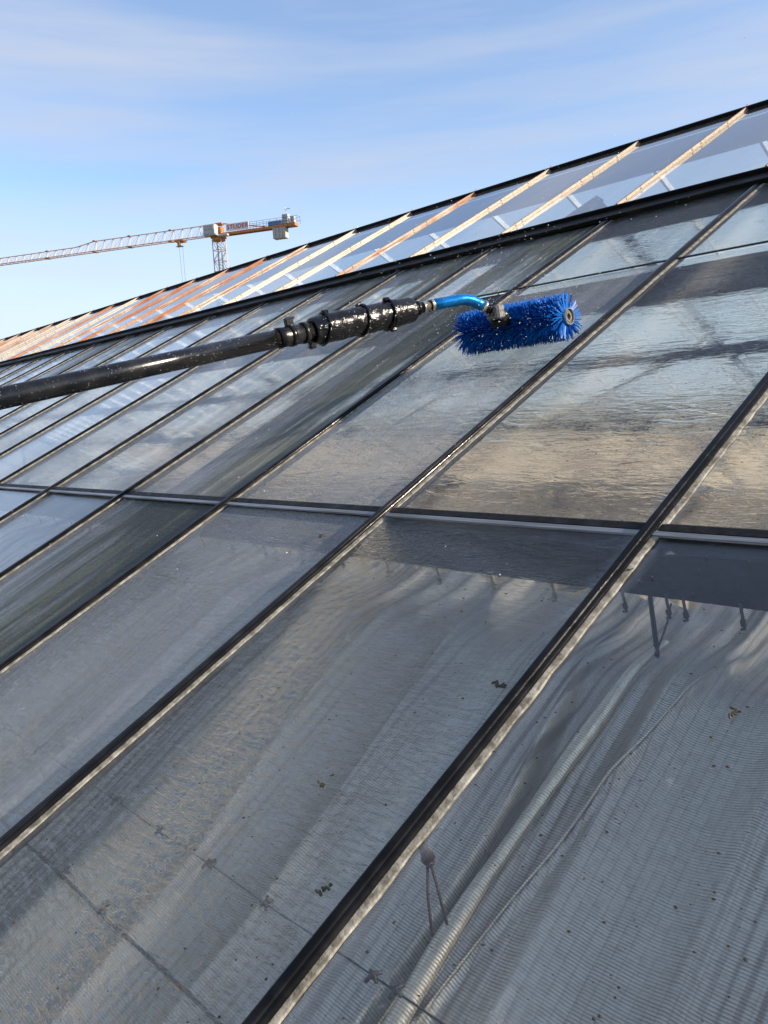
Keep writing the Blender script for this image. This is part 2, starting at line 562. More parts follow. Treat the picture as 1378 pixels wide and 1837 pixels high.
drop_clear = mixs(tw, mth(tw, 'ADD', pane_fresnel(tw), 0.05, True), shader(tw, 'ShaderNodeBsdfTransparent', (0.80, 0.84, 0.88)), shader(tw, 'ShaderNodeBsdfGlossy', (1, 1, 1), None, 0.22))
tw.links.new(mixs(tw, 0.28, drop_clear, shader(tw, 'ShaderNodeBsdfDiffuse', (0.85, 0.87, 0.9))), ow.inputs[0])  # white diffuse share paints the sun glint into the drops
M_DROP = mw
M_BEAD, tw, ow = newmat('water_bead')
tw.links.new(mixs(tw, mth(tw, 'ADD', pane_fresnel(tw), 0.10, True), shader(tw, 'ShaderNodeBsdfTransparent', (0.8, 0.84, 0.88)), shader(tw, 'ShaderNodeBsdfGlossy', (1, 1, 1), None, 0.30)), ow.inputs[0])

# ------------------------------------------------------------------ mesh helpers
WM = {}                        # world matrix of every object made here


class MB:
    def __init__(self):
        self.v, self.f, self.mi, self.sm = [], [], [], []

    def add(self, vs, fs, mi=0, smooth=False):
        b = len(self.v)
        self.v += [tuple(x) for x in vs]
        for f in fs:
            self.f.append([b + i for i in f])
            self.mi.append(mi)
            self.sm.append(smooth)

    def box(self, c, s, mi=0, M=None, chamfer=0.0):
        x, y, z = (a / 2 for a in s)
        if chamfer:
            q = min(chamfer, x * .9, y * .9, z * .9)
            vs, idx = [], {}
            for sx in (-1, 1):
                for sy in (-1, 1):
                    for sz in (-1, 1):
                        for a in range(3):
                            p = [sx * (x - q), sy * (y - q), sz * (z - q)]
                            p[a] = (sx * x, sy * y, sz * z)[a]
                            idx[(sx, sy, sz, a)] = len(vs)
                            vs.append(p)
            fs = []
            for a in range(3):
                b, d = (a + 1) % 3, (a + 2) % 3
                for s0 in (-1, 1):
                    loop = []
                    for (p1, p2) in ((-1, -1), (1, -1), (1, 1), (-1, 1)):
                        k = [0, 0, 0]
                        k[a], k[b], k[d] = s0, p1, p2
                        loop.append(idx[(*k, a)])
                    fs.append(loop if s0 > 0 else loop[::-1])
            for a in range(3):
                b, d = (a + 1) % 3, (a + 2) % 3
                for s1 in (-1, 1):
                    for s2 in (-1, 1):
                        k0, k1 = [0, 0, 0], [0, 0, 0]
                        k0[a], k1[a] = -1, 1
                        k0[b] = k1[b] = s1
                        k0[d] = k1[d] = s2
                        loop = [idx[(*k0, b)], idx[(*k1, b)], idx[(*k1, d)], idx[(*k0, d)]]
                        fs.append(loop if s1 * s2 > 0 else loop[::-1])
            for sx in (-1, 1):
                for sy in (-1, 1):
                    for sz in (-1, 1):
                        loop = [idx[(sx, sy, sz, a)] for a in range(3)]
                        fs.append(loop if sx * sy * sz > 0 else loop[::-1])
        else:
            vs = [(-x, -y, -z), (x, -y, -z), (x, y, -z), (-x, y, -z), (-x, -y, z), (x, -y, z), (x, y, z), (-x, y, z)]
            fs = [(0, 3, 2, 1), (4, 5, 6, 7), (0, 1, 5, 4), (1, 2, 6, 5), (2, 3, 7, 6), (3, 0, 4, 7)]
        c = Vector(c)
        vs = [Vector(p) for p in vs]
        if M is not None:
            vs = [M @ p for p in vs]
        self.add([p + c for p in vs], fs, mi)
        return self

    def tube(self, pts, r, n=8, mi=0, smooth=True, caps=True):
        pts = [Vector(p) for p in pts]
        rs = r if isinstance(r, (list, tuple)) else [r] * len(pts)
        ring = []
        up = None
        for i, p in enumerate(pts):
            a = pts[max(i - 1, 0)]
            b = pts[min(i + 1, len(pts) - 1)]
            d = (b - a).normalized()
            if up is None:
                up = Vector((0, 0, 1)) if abs(d.z) < 0.9 else Vector((1, 0, 0))
            s = d.cross(up)
            if s.length < 1e-6:
                s = d.orthogonal()
            s.normalize()
            up = s.cross(d).normalized()
            ring.append([p + rs[i] * (cos(2 * pi * k / n) * s + sin(2 * pi * k / n) * up) for k in range(n)])
        vs = [q for rr in ring for q in rr]
        fs = []
        for i in range(len(pts) - 1):
            for k in range(n):
                k2 = (k + 1) % n
                fs.append((i * n + k, i * n + k2, (i + 1) * n + k2, (i + 1) * n + k))
        self.add(vs, fs, mi, smooth)
        if caps:
            b = len(self.v) - len(vs)
            self.f.append([b + k for k in range(n)][::-1])
            self.f.append([b + (len(pts) - 1) * n + k for k in range(n)])
            self.mi += [mi, mi]
            self.sm += [False, False]
        return self

    def prism(self, prof, y0, y1, mi=0, mis=None):
        """profile in x,z swept along y"""
        n = len(prof)
        vs = [(x, y0, z) for x, z in prof] + [(x, y1, z) for x, z in prof]
        b = len(self.v)
        self.v += vs
        for k in range(n):
            k2 = (k + 1) % n
            self.f.append([b + k, b + k2, b + n + k2, b + n + k])
            self.mi.append(mis[k] if mis else mi)
            self.sm.append(False)
        self.f.append([b + k for k in range(n)][::-1])
        self.f.append([b + n + k for k in range(n)])
        self.mi += [mi, mi]
        self.sm += [False, False]
        return self

    def mesh(self, name, mats):
        me = bpy.data.meshes.new(name)
        me.from_pydata(self.v, [], self.f)
        for m in (mats if isinstance(mats, (list, tuple)) else [mats]):
            me.materials.append(m)
        me.polygons.foreach_set('material_index', self.mi)
        me.polygons.foreach_set('use_smooth', self.sm)
        me.update()
        import bmesh
        bm = bmesh.new()
        bm.from_mesh(me)
        bmesh.ops.recalc_face_normals(bm, faces=bm.faces)
        bm.to_mesh(me)
        bm.free()
        return me


def obj(name, data, parent=None, M=None, label=None, cat=None, group=None, kind=None):
    o = bpy.data.objects.new(name, data)
    COL.objects.link(o)
    M = Matrix.Identity(4) if M is None else M
    if parent is not None:
        o.parent = parent
        o.matrix_basis = WM[parent.name].inverted() @ M
    else:
        o.matrix_basis = M
    WM[o.name] = M.copy()
    for k, v in (('label', label), ('category', cat), ('group', group), ('kind', kind)):
        if v:
            o[k] = v
    return o


def T(x, y, z):
    return Matrix.Translation((x, y, z))


def copy_tree(o, M, label=None):
    """copy a thing with its parts; all copies share mesh data"""
    c = o.copy()
    COL.objects.link(c)
    c.matrix_basis = M
    WM[c.name] = M.copy()
    if label:
        c['label'] = label
    for ch in list(o.children):
        d = ch.copy()
        COL.objects.link(d)
        d.parent = c
        WM[d.name] = M @ d.matrix_basis
    return c


# ------------------------------------------------------------------ setting
g = MB()
g.add([(-1500, -1500, 0), (1500, -1500, 0), (1500, 1500, 0), (-1500, 1500, 0)], [(0, 1, 2, 3)])
obj('ground', g.mesh('ground', M_GROUND), kind='structure')

# ------------------------------------------------------------------ greenhouse
KMIN, KMAX = -5, 31
U_L, U_R = ubar(KMAX) - 0.02, ubar(KMIN) + 0.02
GH = obj('greenhouse', None, M=T((U_L + U_R) / 2, Y_RIDGE, 0),
         label='long glass-roofed greenhouse with black glazing bars and a rusty-barred ridge vent', cat='greenhouse')
V_LOW, V_UP, V_TOP = 1.235, 3.12, 4.20


def pane_mesh(name, w, l, th, mat):
    m = MB()
    m.box((0, 0, -th / 2), (w, l, th))
    m.mi = [1] * 6
    m.mi[1] = 0                 # the upper face carries the glass, the rest is the clear edge
    return m.mesh(name, [mat, M_EDGE])


ROWS = [('lower', -0.93, V_LOW + 0.004), ('middle', V_LOW + 0.008, V_UP - 0.002), ('upper', V_UP + 0.004, V_TOP - 0.02)]
PM = {r: pane_mesh('pane_' + r, STEP - 0.012, b - a, 0.004, M_GLASS) for r, a, b in ROWS}
# bay k lies between bar k-1 (right) and bar k (left): (film, algae, ripple) per row; the second also carries painted curb shade
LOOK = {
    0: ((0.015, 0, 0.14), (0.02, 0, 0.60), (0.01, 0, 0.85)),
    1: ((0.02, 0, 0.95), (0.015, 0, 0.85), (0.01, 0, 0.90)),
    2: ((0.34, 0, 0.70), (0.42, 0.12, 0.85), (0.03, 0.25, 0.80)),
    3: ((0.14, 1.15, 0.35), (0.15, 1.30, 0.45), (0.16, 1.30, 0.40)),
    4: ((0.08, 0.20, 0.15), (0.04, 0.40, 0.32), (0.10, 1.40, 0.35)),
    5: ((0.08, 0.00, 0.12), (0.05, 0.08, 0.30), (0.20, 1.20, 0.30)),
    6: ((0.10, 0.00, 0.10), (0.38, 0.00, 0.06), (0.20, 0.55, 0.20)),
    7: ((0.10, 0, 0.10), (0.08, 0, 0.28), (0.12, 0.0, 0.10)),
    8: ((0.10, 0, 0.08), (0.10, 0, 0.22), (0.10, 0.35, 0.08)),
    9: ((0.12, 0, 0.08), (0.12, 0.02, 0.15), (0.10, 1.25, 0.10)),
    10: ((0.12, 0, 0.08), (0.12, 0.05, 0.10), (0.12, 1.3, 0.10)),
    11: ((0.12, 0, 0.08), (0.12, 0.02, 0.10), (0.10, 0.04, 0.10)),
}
rp = random.Random(5)
for k in range(KMIN + 1, KMAX + 1):
    uc = (ubar(k) + ubar(k - 1)) / 2
    for ri, (r, a, b) in enumerate(ROWS):
        fl, al, rip = LOOK.get(k, ((0.10, 0, 0.1),) * 3)[ri] if k < 12 else (
            rp.uniform(.08, .35), rp.choice((0, 0, .1, .5, .65)), rp.uniform(.05, .15))
        tx, ty = radians(rp.uniform(-.16, .16)), radians(rp.uniform(-.16, .16))
        M = MR @ T(uc, (a + b) / 2, 0.0) @ Matrix.Rotation(tx, 4, 'X') @ Matrix.Rotation(ty, 4, 'Y')
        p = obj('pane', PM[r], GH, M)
        p['film'], p['algae_shade'], p['ripple'] = float(fl), float(al), float(rip)
        p['wobble'] = 0.42 if ri == 0 else 0.86

# glazing bars: black capped T with a rounded crest, putty line on the glass beside it
capm = MB()
HB = 0.019
prof = [(-0.015, 0.003), (0.015, 0.003), (0.0149, 0.0115), (0.0142, 0.0136), (0.0122, 0.0150), (0.0062, 0.0152), (0.0048, 0.0182), (0.0022, HB),
        (-0.0080, HB), (-0.0108, 0.0178), (-0.0138, 0.0125), (-0.0149, 0.009)]
L0, L1 = -0.97, 4.19
capm.prism(prof, L0, L1)
CAP = capm.mesh('glazing_bar', M_BAR)
rw = random.Random(2)


def putty_mesh(x0, w0):
    m = MB()
    n = 130
    vs, fs = [], []
    for i in range(n + 1):
        y = L0 + (L1 - L0) * i / n
        w = w0 * (1 + rw.uniform(-.16, .16))
        vs += [(x0, y, 0.0036), (x0, y, 0.0075), (x0 + w * .8, y, 0.0058), (x0 + w, y, 0.0036)]
    for i in range(n):
        b = i * 4
        for q in range(3):
            fs.append((b + q, b + q + 1, b + 5 + q, b + 4 + q))
    m.add(vs, fs)
    return m.mesh('putty_strip', M_PUTTY)


PUT_R = [putty_mesh(0.0152, 0.0135) for _ in range(3)] + [putty_mesh(0.0152, 0.0095) for _ in range(3)]
PUT_L = [putty_mesh(-0.0152, -0.006) for _ in range(2)]
webm = MB().prism([(-0.003, -0.026), (0.003, -0.026), (0.003, -0.005), (-0.003, -0.005)], L0, L1)
WEB = webm.mesh('bar_web', M_SEAM)
for k in range(KMIN, KMAX + 1):
    M = MR @ T(ubar(k) + random.uniform(-.003, .003), 0, 0)
    b = obj('glazing_bar', CAP, GH, M)
    obj('putty_strip', PUT_R[k % 3 + (3 if k > 1 else 0)], b, M)
    obj('putty_strip', PUT_L[k % 2], b, M)
    obj('bar_web', WEB, b, M)

# glass joints across the bays, one strip and one seal between each pair of bars
wbay = STEP - 0.031
STRIP = MB().prism([(0, 0.0045), (0.001, 0.0095), (0.015, 0.0095), (0.019, 0.0045)], -wbay / 2, wbay / 2).mesh('joint_strip', M_ALU)
SEAL = MB().prism([(0, 0.0042), (0.002, 0.0075), (0.024, 0.0072), (0.031, 0.0042)], -wbay / 2, wbay / 2).mesh('joint_seal', M_SEAM)
THIN = MB().prism([(0, 0.0045), (0.001, 0.009), (0.013, 0.009), (0.014, 0.0045)], -wbay / 2, wbay / 2).mesh('joint_strip_thin', M_SEAM)
RZ = Matrix.Rotation(radians(90), 4, 'Z')
for k in range(KMIN + 1, KMAX + 1):
    uc = (ubar(k) + ubar(k - 1)) / 2
    obj('joint_strip', STRIP, GH, MR @ T(uc, V_LOW, 0.0) @ RZ)
    obj('joint_seal', SEAL, GH, MR @ T(uc, V_LOW + 0.0195, 0.0) @ RZ)
    obj('joint_strip', THIN, GH, MR @ T(uc, V_UP, 0.0) @ RZ)

LEN = U_R - U_L
UM = (U_L + U_R) / 2


def beam(name, frame, v, h, sv, sh, mat, u0=U_L, u1=U_R):
    m = MB().box((0, 0, 0), (u1 - u0, sv, sh), chamfer=0.004)
    s = 1 if frame is MR else -1
    return obj(name, m.mesh(name, mat), GH, frame @ T(s * (u0 + u1) / 2, v, h))


for fr in (MR, MO):
    beam('purlin', fr, 1.245, -0.0775, 0.06, 0.125, M_STEEL)
    beam('purlin', fr, 3.06, -0.0775, 0.06, 0.125, M_STEEL)
    beam('purlin', fr, 4.33, -0.10, 0.06, 0.10, M_STEEL)
beam('vent_curb', MR, 4.155, 0.018, 0.19, 0.026, M_CURB)

# ridge, gutters
rz = RP(0, V_RIDGE).z
m = MB()
m.box((0, 0, 0.035), (LEN, 0.10, 0.05), chamfer=0.008).box((0, 0, -0.10), (LEN, 0.07, 0.16))
obj('ridge_beam', m.mesh('ridge_beam', M_CURB), GH, T(UM, Y_RIDGE + 0.03, rz + 0.02))
for y in (Y_EAVE - 0.10, Y_FAR + 0.10):
    m = MB().prism([(-.12, 0), (.12, 0), (.12, .12), (.105, .12), (.105, .012), (-.105, .012), (-.105, .12), (-.12, .12)], -LEN / 2, LEN / 2)
    obj('gutter', m.mesh('gutter', M_PALESTEEL), GH, T(UM, y, Z_EAVE - 0.20) @ RZ)

# ridge vent, one long sash standing slightly proud of the roof
VB, VT = 4.20, 6.06


def vent_M(u, v):               # sash plane rises a little from its lower rail to the ridge
    s = (v - VB) / (VT - VB)
    return MR @ T(u, v, 0.036 + 0.018 * s)


vang = math.atan2(0.018, VT - VB)
VM = MR @ T(0, VB, 0.036) @ Matrix.Rotation(vang, 4, 'X')
VL = VT - VB
m = MB()
m.box((UM, -0.008, -0.004), (LEN, 0.016, 0.040), chamfer=0.004)
m.box((UM, VL + 0.012, 0.0), (LEN, 0.022, 0.05), chamfer=0.005)
VENT = obj('roof_vent', m.mesh('roof_vent', M_CURB), GH, VM)
VP = pane_mesh('vent_pane', STEP - 0.014, VL - 0.006, 0.004, M_VENTG)


def vent_bar_mesh():
    m = MB()
    m.prism([(-0.016, 0.001), (0.017, 0.001), (0.0165, 0.004), (0.0045, 0.0055), (0.004, 0.022), (0.0015, 0.026), (-0.011, 0.026), (-0.0135, 0.022), (-0.014, 0.0055), (-0.016, 0.004)], -0.014, VL + 0.045)
    # small upstand at the ridge end, screws and clips along the face
    m.box((-0.008, VL + 0.038, 0.033), (0.003, 0.014, 0.016))
    for y in (0.10, 0.22, 0.93, 1.15, 1.55):
        yy = y + random.uniform(-.05, .05)
        m.box((0.0052, yy, 0.014), (0.004, 0.012, 0.009), 1)
        m.box((0.0005, yy + .004, 0.0262), (0.008, 0.008, 0.004), 1)
    return m.mesh('vent_bar', [M_RUST, M_DARK])


VBM = [vent_bar_mesh() for _ in range(4)]
# cream/white/rusty look of each bar, counted from the right
RUST = {0: .4, 1: .35, 2: .42, 3: .22, 4: .50, 5: .75, 6: .55, 7: .0, 8: .70, 9: .85, 10: .8, 11: .9, 12: .85, 13: .45, 14: .9, 15: .35, 16: .05, 17: .8}
for k in range(KMIN, KMAX + 1):
    M = VM @ T(ubar(k), 0, 0)
    b = obj('vent_bar', VBM[k % 4], VENT, M @ Matrix.Diagonal((0.78, 1, 0.85, 1)))
    b['rust'] = float(RUST.get(k, random.uniform(.5, 1.0)))
    if k > KMIN:
        M = VM @ T((ubar(k) + ubar(k - 1)) / 2, VL / 2, 0.0) @ Matrix.Rotation(radians(random.uniform(-.1, .1)), 4, 'Y')
        p = obj('vent_pane', VP, VENT, M)
        p['film'] = random.uniform(.07, .14)

# far slope: panes, pale bars
FROWS = [(-0.93, 1.235, .08), (1.245, 3.12, .07), (3.13, 4.30, .04), (4.31, 6.03, .04)]
FPM = [pane_mesh('far_pane', STEP - 0.012, b - a, 0.004, M_VENTG) for a, b, _ in FROWS]
FBAR = MB().prism([(-0.011, -0.035), (0.011, -0.035), (0.011, 0.014), (-0.011, 0.014)], -0.97, 6.05).mesh('far_bar', M_PALESTEEL)
for k in range(KMIN, KMAX + 1):
    obj('glazing_bar', FBAR, GH, MO @ T(-ubar(k), 0, 0))
    if k > KMIN:
        uc = (ubar(k) + ubar(k - 1)) / 2
        for (a, b, fl), pm in zip(FROWS, FPM):
            p = obj('pane', pm, GH, MO @ T(-uc, (a + b) / 2, 0))
            p['film'] = fl * random.uniform(.6, 1.4)

# trusses: rafters, tie, king post, struts, wall posts
TRUSS_M = MB()
y0, y1, zt = Y_EAVE, Y_FAR, Z_EAVE - 0.12


def rel(y, z):
    return (0, y - Y_RIDGE, z)


def pt(fr, v, h):
    q = fr @ Vector((0, v, h))
    return rel(q.y, q.z)


def squarebar(m, a, b, w):
    m.tube([a, b], w * 0.7071, 4, smooth=False)


squarebar(TRUSS_M, pt(MR, V_EAVE, -.26), pt(MR, V_RIDGE - .1, -.26), 0.07)
squarebar(TRUSS_M, pt(MO, V_EAVE, -.26), pt(MO, V_RIDGE - .1, -.26), 0.07)
squarebar(TRUSS_M, rel(y0, zt - .1), rel(y1, zt - .1), 0.045)
for y in (y0, y1):
    squarebar(TRUSS_M, rel(y, 0), rel(y, Z_EAVE - .2), 0.09)
TR = TRUSS_M.mesh('truss', M_STEEL)
for k in range(KMIN, KMAX + 1, 9):
    obj('truss', TR, GH, T(ubar(k) + 0.4, Y_RIDGE, 0))

# wind braces under the far slope
m = MB()
for a, b in (((-10.7, 1.35), (-7.4, 3.0)), ((-7.5, 1.35), (-10.6, 3.0)), ((-4.3, 1.35), (-7.2, 3.0)), ((-7.3, 1.35), (-4.4, 3.0))):
    m.tube([RO(a[0], a[1], -.10), RO(b[0], b[1], -.10)], 0.022, 6)
obj('wind_brace', m.mesh('wind_brace', M_PALESTEEL), GH)

# gables and side walls
for x in (U_L - 0.05, U_R + 0.05):
    m = MB()
    t_ = 0.012
    pr = [(Y_EAVE, 0), (Y_FAR, 0), (Y_FAR, Z_EAVE), (Y_RIDGE, rz - .02), (Y_EAVE, Z_EAVE)]
    m.add([(-t_, y - Y_RIDGE, z) for y, z in pr] + [(t_, y - Y_RIDGE, z) for y, z in pr],
          [(0, 1, 2, 3, 4), (9, 8, 7, 6, 5)] + [(i, (i + 1) % 5, 5 + (i + 1) % 5, 5 + i) for i in range(5)])
    gp = obj('gable_glazing', m.mesh('gable_glazing', M_VENTG), GH, T(x, Y_RIDGE, 0))
    gp['film'] = 0.25
    m = MB()
    for i in range(9):
        y = Y_EAVE + (Y_FAR - Y_EAVE) * i / 8
        z = Z_EAVE + (rz - Z_EAVE) * (1 - abs(y - Y_RIDGE) / (Y_RIDGE - Y_EAVE))
        m.box((0, y - Y_RIDGE, z / 2), (0.06, 0.05, z))
    obj('gable_frame', m.mesh('gable_frame', M_STEEL), GH, T(x, Y_RIDGE, 0))
for y in (Y_EAVE - .02, Y_FAR + .02):
    m = MB().box((0, 0, 0.4), (LEN, 0.2, 0.8))
    obj('plinth_wall', m.mesh('plinth_wall', M_CONC), GH, T(UM, y, 0))
    m = MB().box((0, 0, 0), (LEN, 0.012, Z_EAVE - 1.02))
    w = obj('side_glazing', m.mesh('side_glazing', M_VENTG), GH, T(UM, y, .8 + (Z_EAVE - 1.02) / 2))
    w['film'] = 0.3

# ------------------------------------------------------------------ shade screen under the lower panes
HEMS = [([(1.17, -0.790), (1.08, -0.796), (0.826, -0.802), (0.58, -0.824), (0.437, -0.837), (0.272, -0.827), (-.9, -.80)], 0.020, 0.020),
        ([(1.17, -0.64), (0.799, -0.713), (0.581, -0.761), (0.446, -0.790), (0.273, -0.815), (-.9, -.77)], 0.016, 0.006),
        ([(1.17, -0.93), (1.14, -0.925), (0.648, -0.868), (0.42, -0.871), (0.242, -0.884), (-.9, -.90)], 0.048, 0.014)]


def lerp_path(path, v):
    for (v0, u0), (v1, u1) in zip(path, path[1:]):
        if v <= v0 and v >= v1:
            s = (v0 - v) / (v0 - v1)
            return u0 + (u1 - u0) * s
    return path[0][1] if v > path[0][0] else path[-1][1]


HOOK_U = [-0.661, -0.778, -0.815, -0.916, -1.099, -1.28, -1.464, -1.66, -1.86]
HOOK_U += [-2.06 - .2 * i for i in range(40)] + [-.46 + .2 * i for i in range(8)]


PLEATS = [-1.099, -1.28, -1.464, -1.66, -1.86] + [-2.06 - .2 * i for i in range(40)] + [-.661, -.46, -.26]


def screen_h(u, v):
    fall = max(0.0, (1.215 - v))
    n = mnoise.noise
    # pleats radiate from the hooks and relax downhill
    us = u + 0.05 * n(Vector((u * 2.0, v * 0.9, 3.3))) * min(1, fall * 2)
    amp = 0.026 * (0.35 + 0.8 * (n(Vector((u * 0.9 + 7, v * .5, 1.0))) + .5))
    pl = abs(sin(us * 12.5 + 1.6 * n(Vector((us * 1.7, 0.25 * v, 9.0)))))
    amp *= 1 - .62 * min(1.0, fall * 1.1)
    h = amp * (1 - pl) ** 1.7 * 2.6
    h += 0.018 * n(Vector((us * 6.0, v * 0.40, 5.0)))
    h += 0.0075 * (0.4 + n(Vector((u * 1.1, v * .7, 4.0)))) * sin(us * 74 + 5 * n(Vector((us * 4.0, v * .5, 6.0))))
    h += 0.003 * n(Vector((us * 26.0, v * 1.5, 2.0)))
    h += 0.010 * n(Vector((u * 1.4, v * 1.2, 8.0)))
    # big rolled folds next to the first bar
    calm = 1.0
    for path, a, s in HEMS:
        du = u - lerp_path(path, v)
        if abs(du) < 5 * s:
            h += a * math.exp(-(du / s) ** 2) * min(1.0, 0.35 + fall * 1.6)
    if u > -0.62:
        calm = 0.55
    h *= calm
    # pulled up at the hooks
    for hu in HOOK_U:
        d = abs(u - hu)
        if d < 0.08 and fall < 0.16:
            h += 0.022 * math.exp(-(d / 0.022) ** 2) * math.exp(-fall / 0.05)
        if hu in PLEATS and fall < 0.9:
            c = hu + (.05 * n(Vector((hu * 5, 1, 1))) - .06) * fall
            d = abs(u - c)
            w = .016 + .030 * min(1, fall * 2.2)
            if d < w * 2:
                # a crease, sharp on its crest
                h += (.034 + .016 * n(Vector((hu * 9, 4, 4)))) * max(0.0, 1 - d / (w * 1.6)) ** 1.3 * math.exp(-fall / .30) * min(1, .4 + fall * 6)
    q = max(0.0, min(1.0, (v - .98) / .32))
    return -0.182 - 0.03 * min(1.0, fall) - .055 * max(0.0, min(1.0, (fall - .45) / .9)) + h - .085 * q * q * (3 - 2 * q)


us_ = []
u = 0.9
while u > -14.0:
    us_.append(u)
    u -= 0.0035 if -1.05 < u < -.55 else 0.0055 if -1.9 < u < 0.1 else (0.011 if u > -4 else (0.03 if u > 0 or u > -7 else 0.08))
vs_ = [1.335 - 2.235 * (i / 98) ** 1.12 for i in range(99)]
m = MB()
vv = [(a, b, screen_h(a, b)) for b in vs_ for a in us_]
nu = len(us_)
ff = [(j * nu + i, j * nu + i + 1, (j + 1) * nu + i + 1, (j + 1) * nu + i) for j in range(len(vs_) - 1) for i in range(nu - 1)]
me = bpy.data.meshes.new('shade_screen')
me.from_pydata(vv, [], ff)
me.materials.append(M_SCREEN)
uvl = me.uv_layers.new(name='UVMap')
li = [0] * len(me.loops)
me.loops.foreach_get('vertex_index', li)
# cloth length along the folds keeps the weave even
acc = {}
flat = []
xs = {}
for j in range(len(vs_)):
    s = 0.0
    for i in range(nu):
        if i:
            a, b = vv[j * nu + i - 1], vv[j * nu + i]
            s += math.hypot(b[0] - a[0], b[2] - a[2])
        xs[j * nu + i] = (-vv[j * nu + i][0] * 1.04 + .006 * mnoise.noise(Vector((vv[j * nu + i][0] * 6, vv[j * nu + i][1] * 1.2, 3))), vv[j * nu + i][1])
for q in li:
    flat += [xs[q][0], xs[q][1]]
uvl.data.foreach_set('uv', flat)
me.polygons.foreach_set('use_smooth', [True] * len(me.polygons))
me.update()
SCR = obj('shade_screen', me, None, MR, 'silvery woven shade screen hanging in pleats under the lower roof panes', 'shade screen')

# hem rolled up beside the first bar, and its thin edge cord
def hem(name, path, r, dh):
    n, k = 90, 12
    vs, uv = [], []
    for i in range(n + 1):
        v = 1.13 + (-.9 - 1.13) * i / n
        u0 = lerp_path(path, v)
        # smooth the corners of the path
        u0 = sum(lerp_path(path, max(-.9, min(1.13, v + d))) for d in (-.09, -.06, -.03, 0, .03, .06, .09)) / 7
        z0 = screen_h(u0, v) + dh
        rr = r * (0.75 + .35 * mnoise.noise(Vector((v * 3, r * 900, 1)))) * min(1.0, .45 + i / 25)
        rr = max(rr, r * .4)
        for q in range(k):
            a = 2 * pi * q / k
            vs.append((u0 + rr * cos(a), v, z0 + rr * .8 * sin(a)))
            uv.append((rr * a, v))
    fs = [(i * k + q, i * k + (q + 1) % k, (i + 1) * k + (q + 1) % k, (i + 1) * k + q) for i in range(n) for q in range(k)]
    me = bpy.data.meshes.new(name)
    me.from_pydata(vs, [], fs)
    me.materials.append(M_HEM)
    l = me.uv_layers.new(name='UVMap')
    idx = [0] * len(me.loops)
    me.loops.foreach_get('vertex_index', idx)
    l.data.foreach_set('uv', [x for q in idx for x in uv[q]])
    me.polygons.foreach_set('use_smooth', [True] * len(fs))
    me.update()
    return obj(name, me, SCR, MR)


hem('rolled_hem', HEMS[0][0], 0.0205, 0.020)
hem('edge_cord', HEMS[1][0], 0.0032, 0.002)

# hooks that carry the screen from the purlin
hm = MB()
hm.tube([(0, 0, 0.055), (0, -.004, 0.02), (0.003, -.012, 0.0), (0.0, -.018, 0.006)], 0.0032, 6)
hm.box((0, -0.006, 0.012), (0.010, 0.010, 0.016), chamfer=0.002)
HK = hm.mesh('screen_hook', M_DARK)
seen_hooks = [h for h in HOOK_U if -4.5 < h < 0.2]
for hu in seen_hooks:
    obj('screen_hook', HK, SCR, MR @ T(hu, 1.205, -0.172))

# far screens: translucent beige sheets under the far slope
def far_sheet(u0, u1, v0, v1, h, seed, label):
    m = MB()
    nu_, nv_ = max(8, int((u1 - u0) / 0.07)), 26
    vs = []
    for j in range(nv_ + 1):
        for i in range(nu_ + 1):
            a = u0 + (u1 - u0) * i / nu_
            b = v0 + (v1 - v0) * j / nv_
            z = h + 0.035 * mnoise.noise(Vector((a * 3.0, b * .6, seed))) + 0.012 * sin(a * 21 + 2 * mnoise.noise(Vector((a, b, seed))))
            vs.append((-a, b, z))
    fs = [(j * (nu_ + 1) + i, j * (nu_ + 1) + i + 1, (j + 1) * (nu_ + 1) + i + 1, (j + 1) * (nu_ + 1) + i) for j in range(nv_) for i in range(nu_)]
    m.add(vs, fs, 0, True)
    return obj('shade_screen', m.mesh('far_shade_screen', M_BEIGE), None, MO, label, 'shade screen')


far_sheet(-22.0, 2.2, -0.9, 1.19, -0.19, 2.0, 'beige sunlit shade screen hung under the far roof slope')

# side wall curtain and floor beds behind the near glass
m = MB()
vs, fs = [], []
nx = 400
for i in range(nx + 1):
    x = U_L + LEN * i / nx
    y = 0.05 * sin(i * 1.3) + 0.03 * sin(i * .37)
    vs += [(x - UM, y, 0), (x - UM, y, Z_EAVE - .3)]
fs = [(2 * i, 2 * i + 2, 2 * i + 3, 2 * i + 1) for i in range(nx)]
m.add(vs, fs, 0, True)
obj('side_curtain', m.mesh('side_curtain', M_BEIGE), None, T(UM, Y_FAR - .35, 0.05),
    'beige curtain hanging along the far side wall inside', 'curtain')

# support wires with clips
def path_obj(name, pts, r, mat, parent=None, M=MR, n=6, **kw):
    return obj(name, MB().tube(pts, r, n).mesh(name, mat), parent, M, **kw)


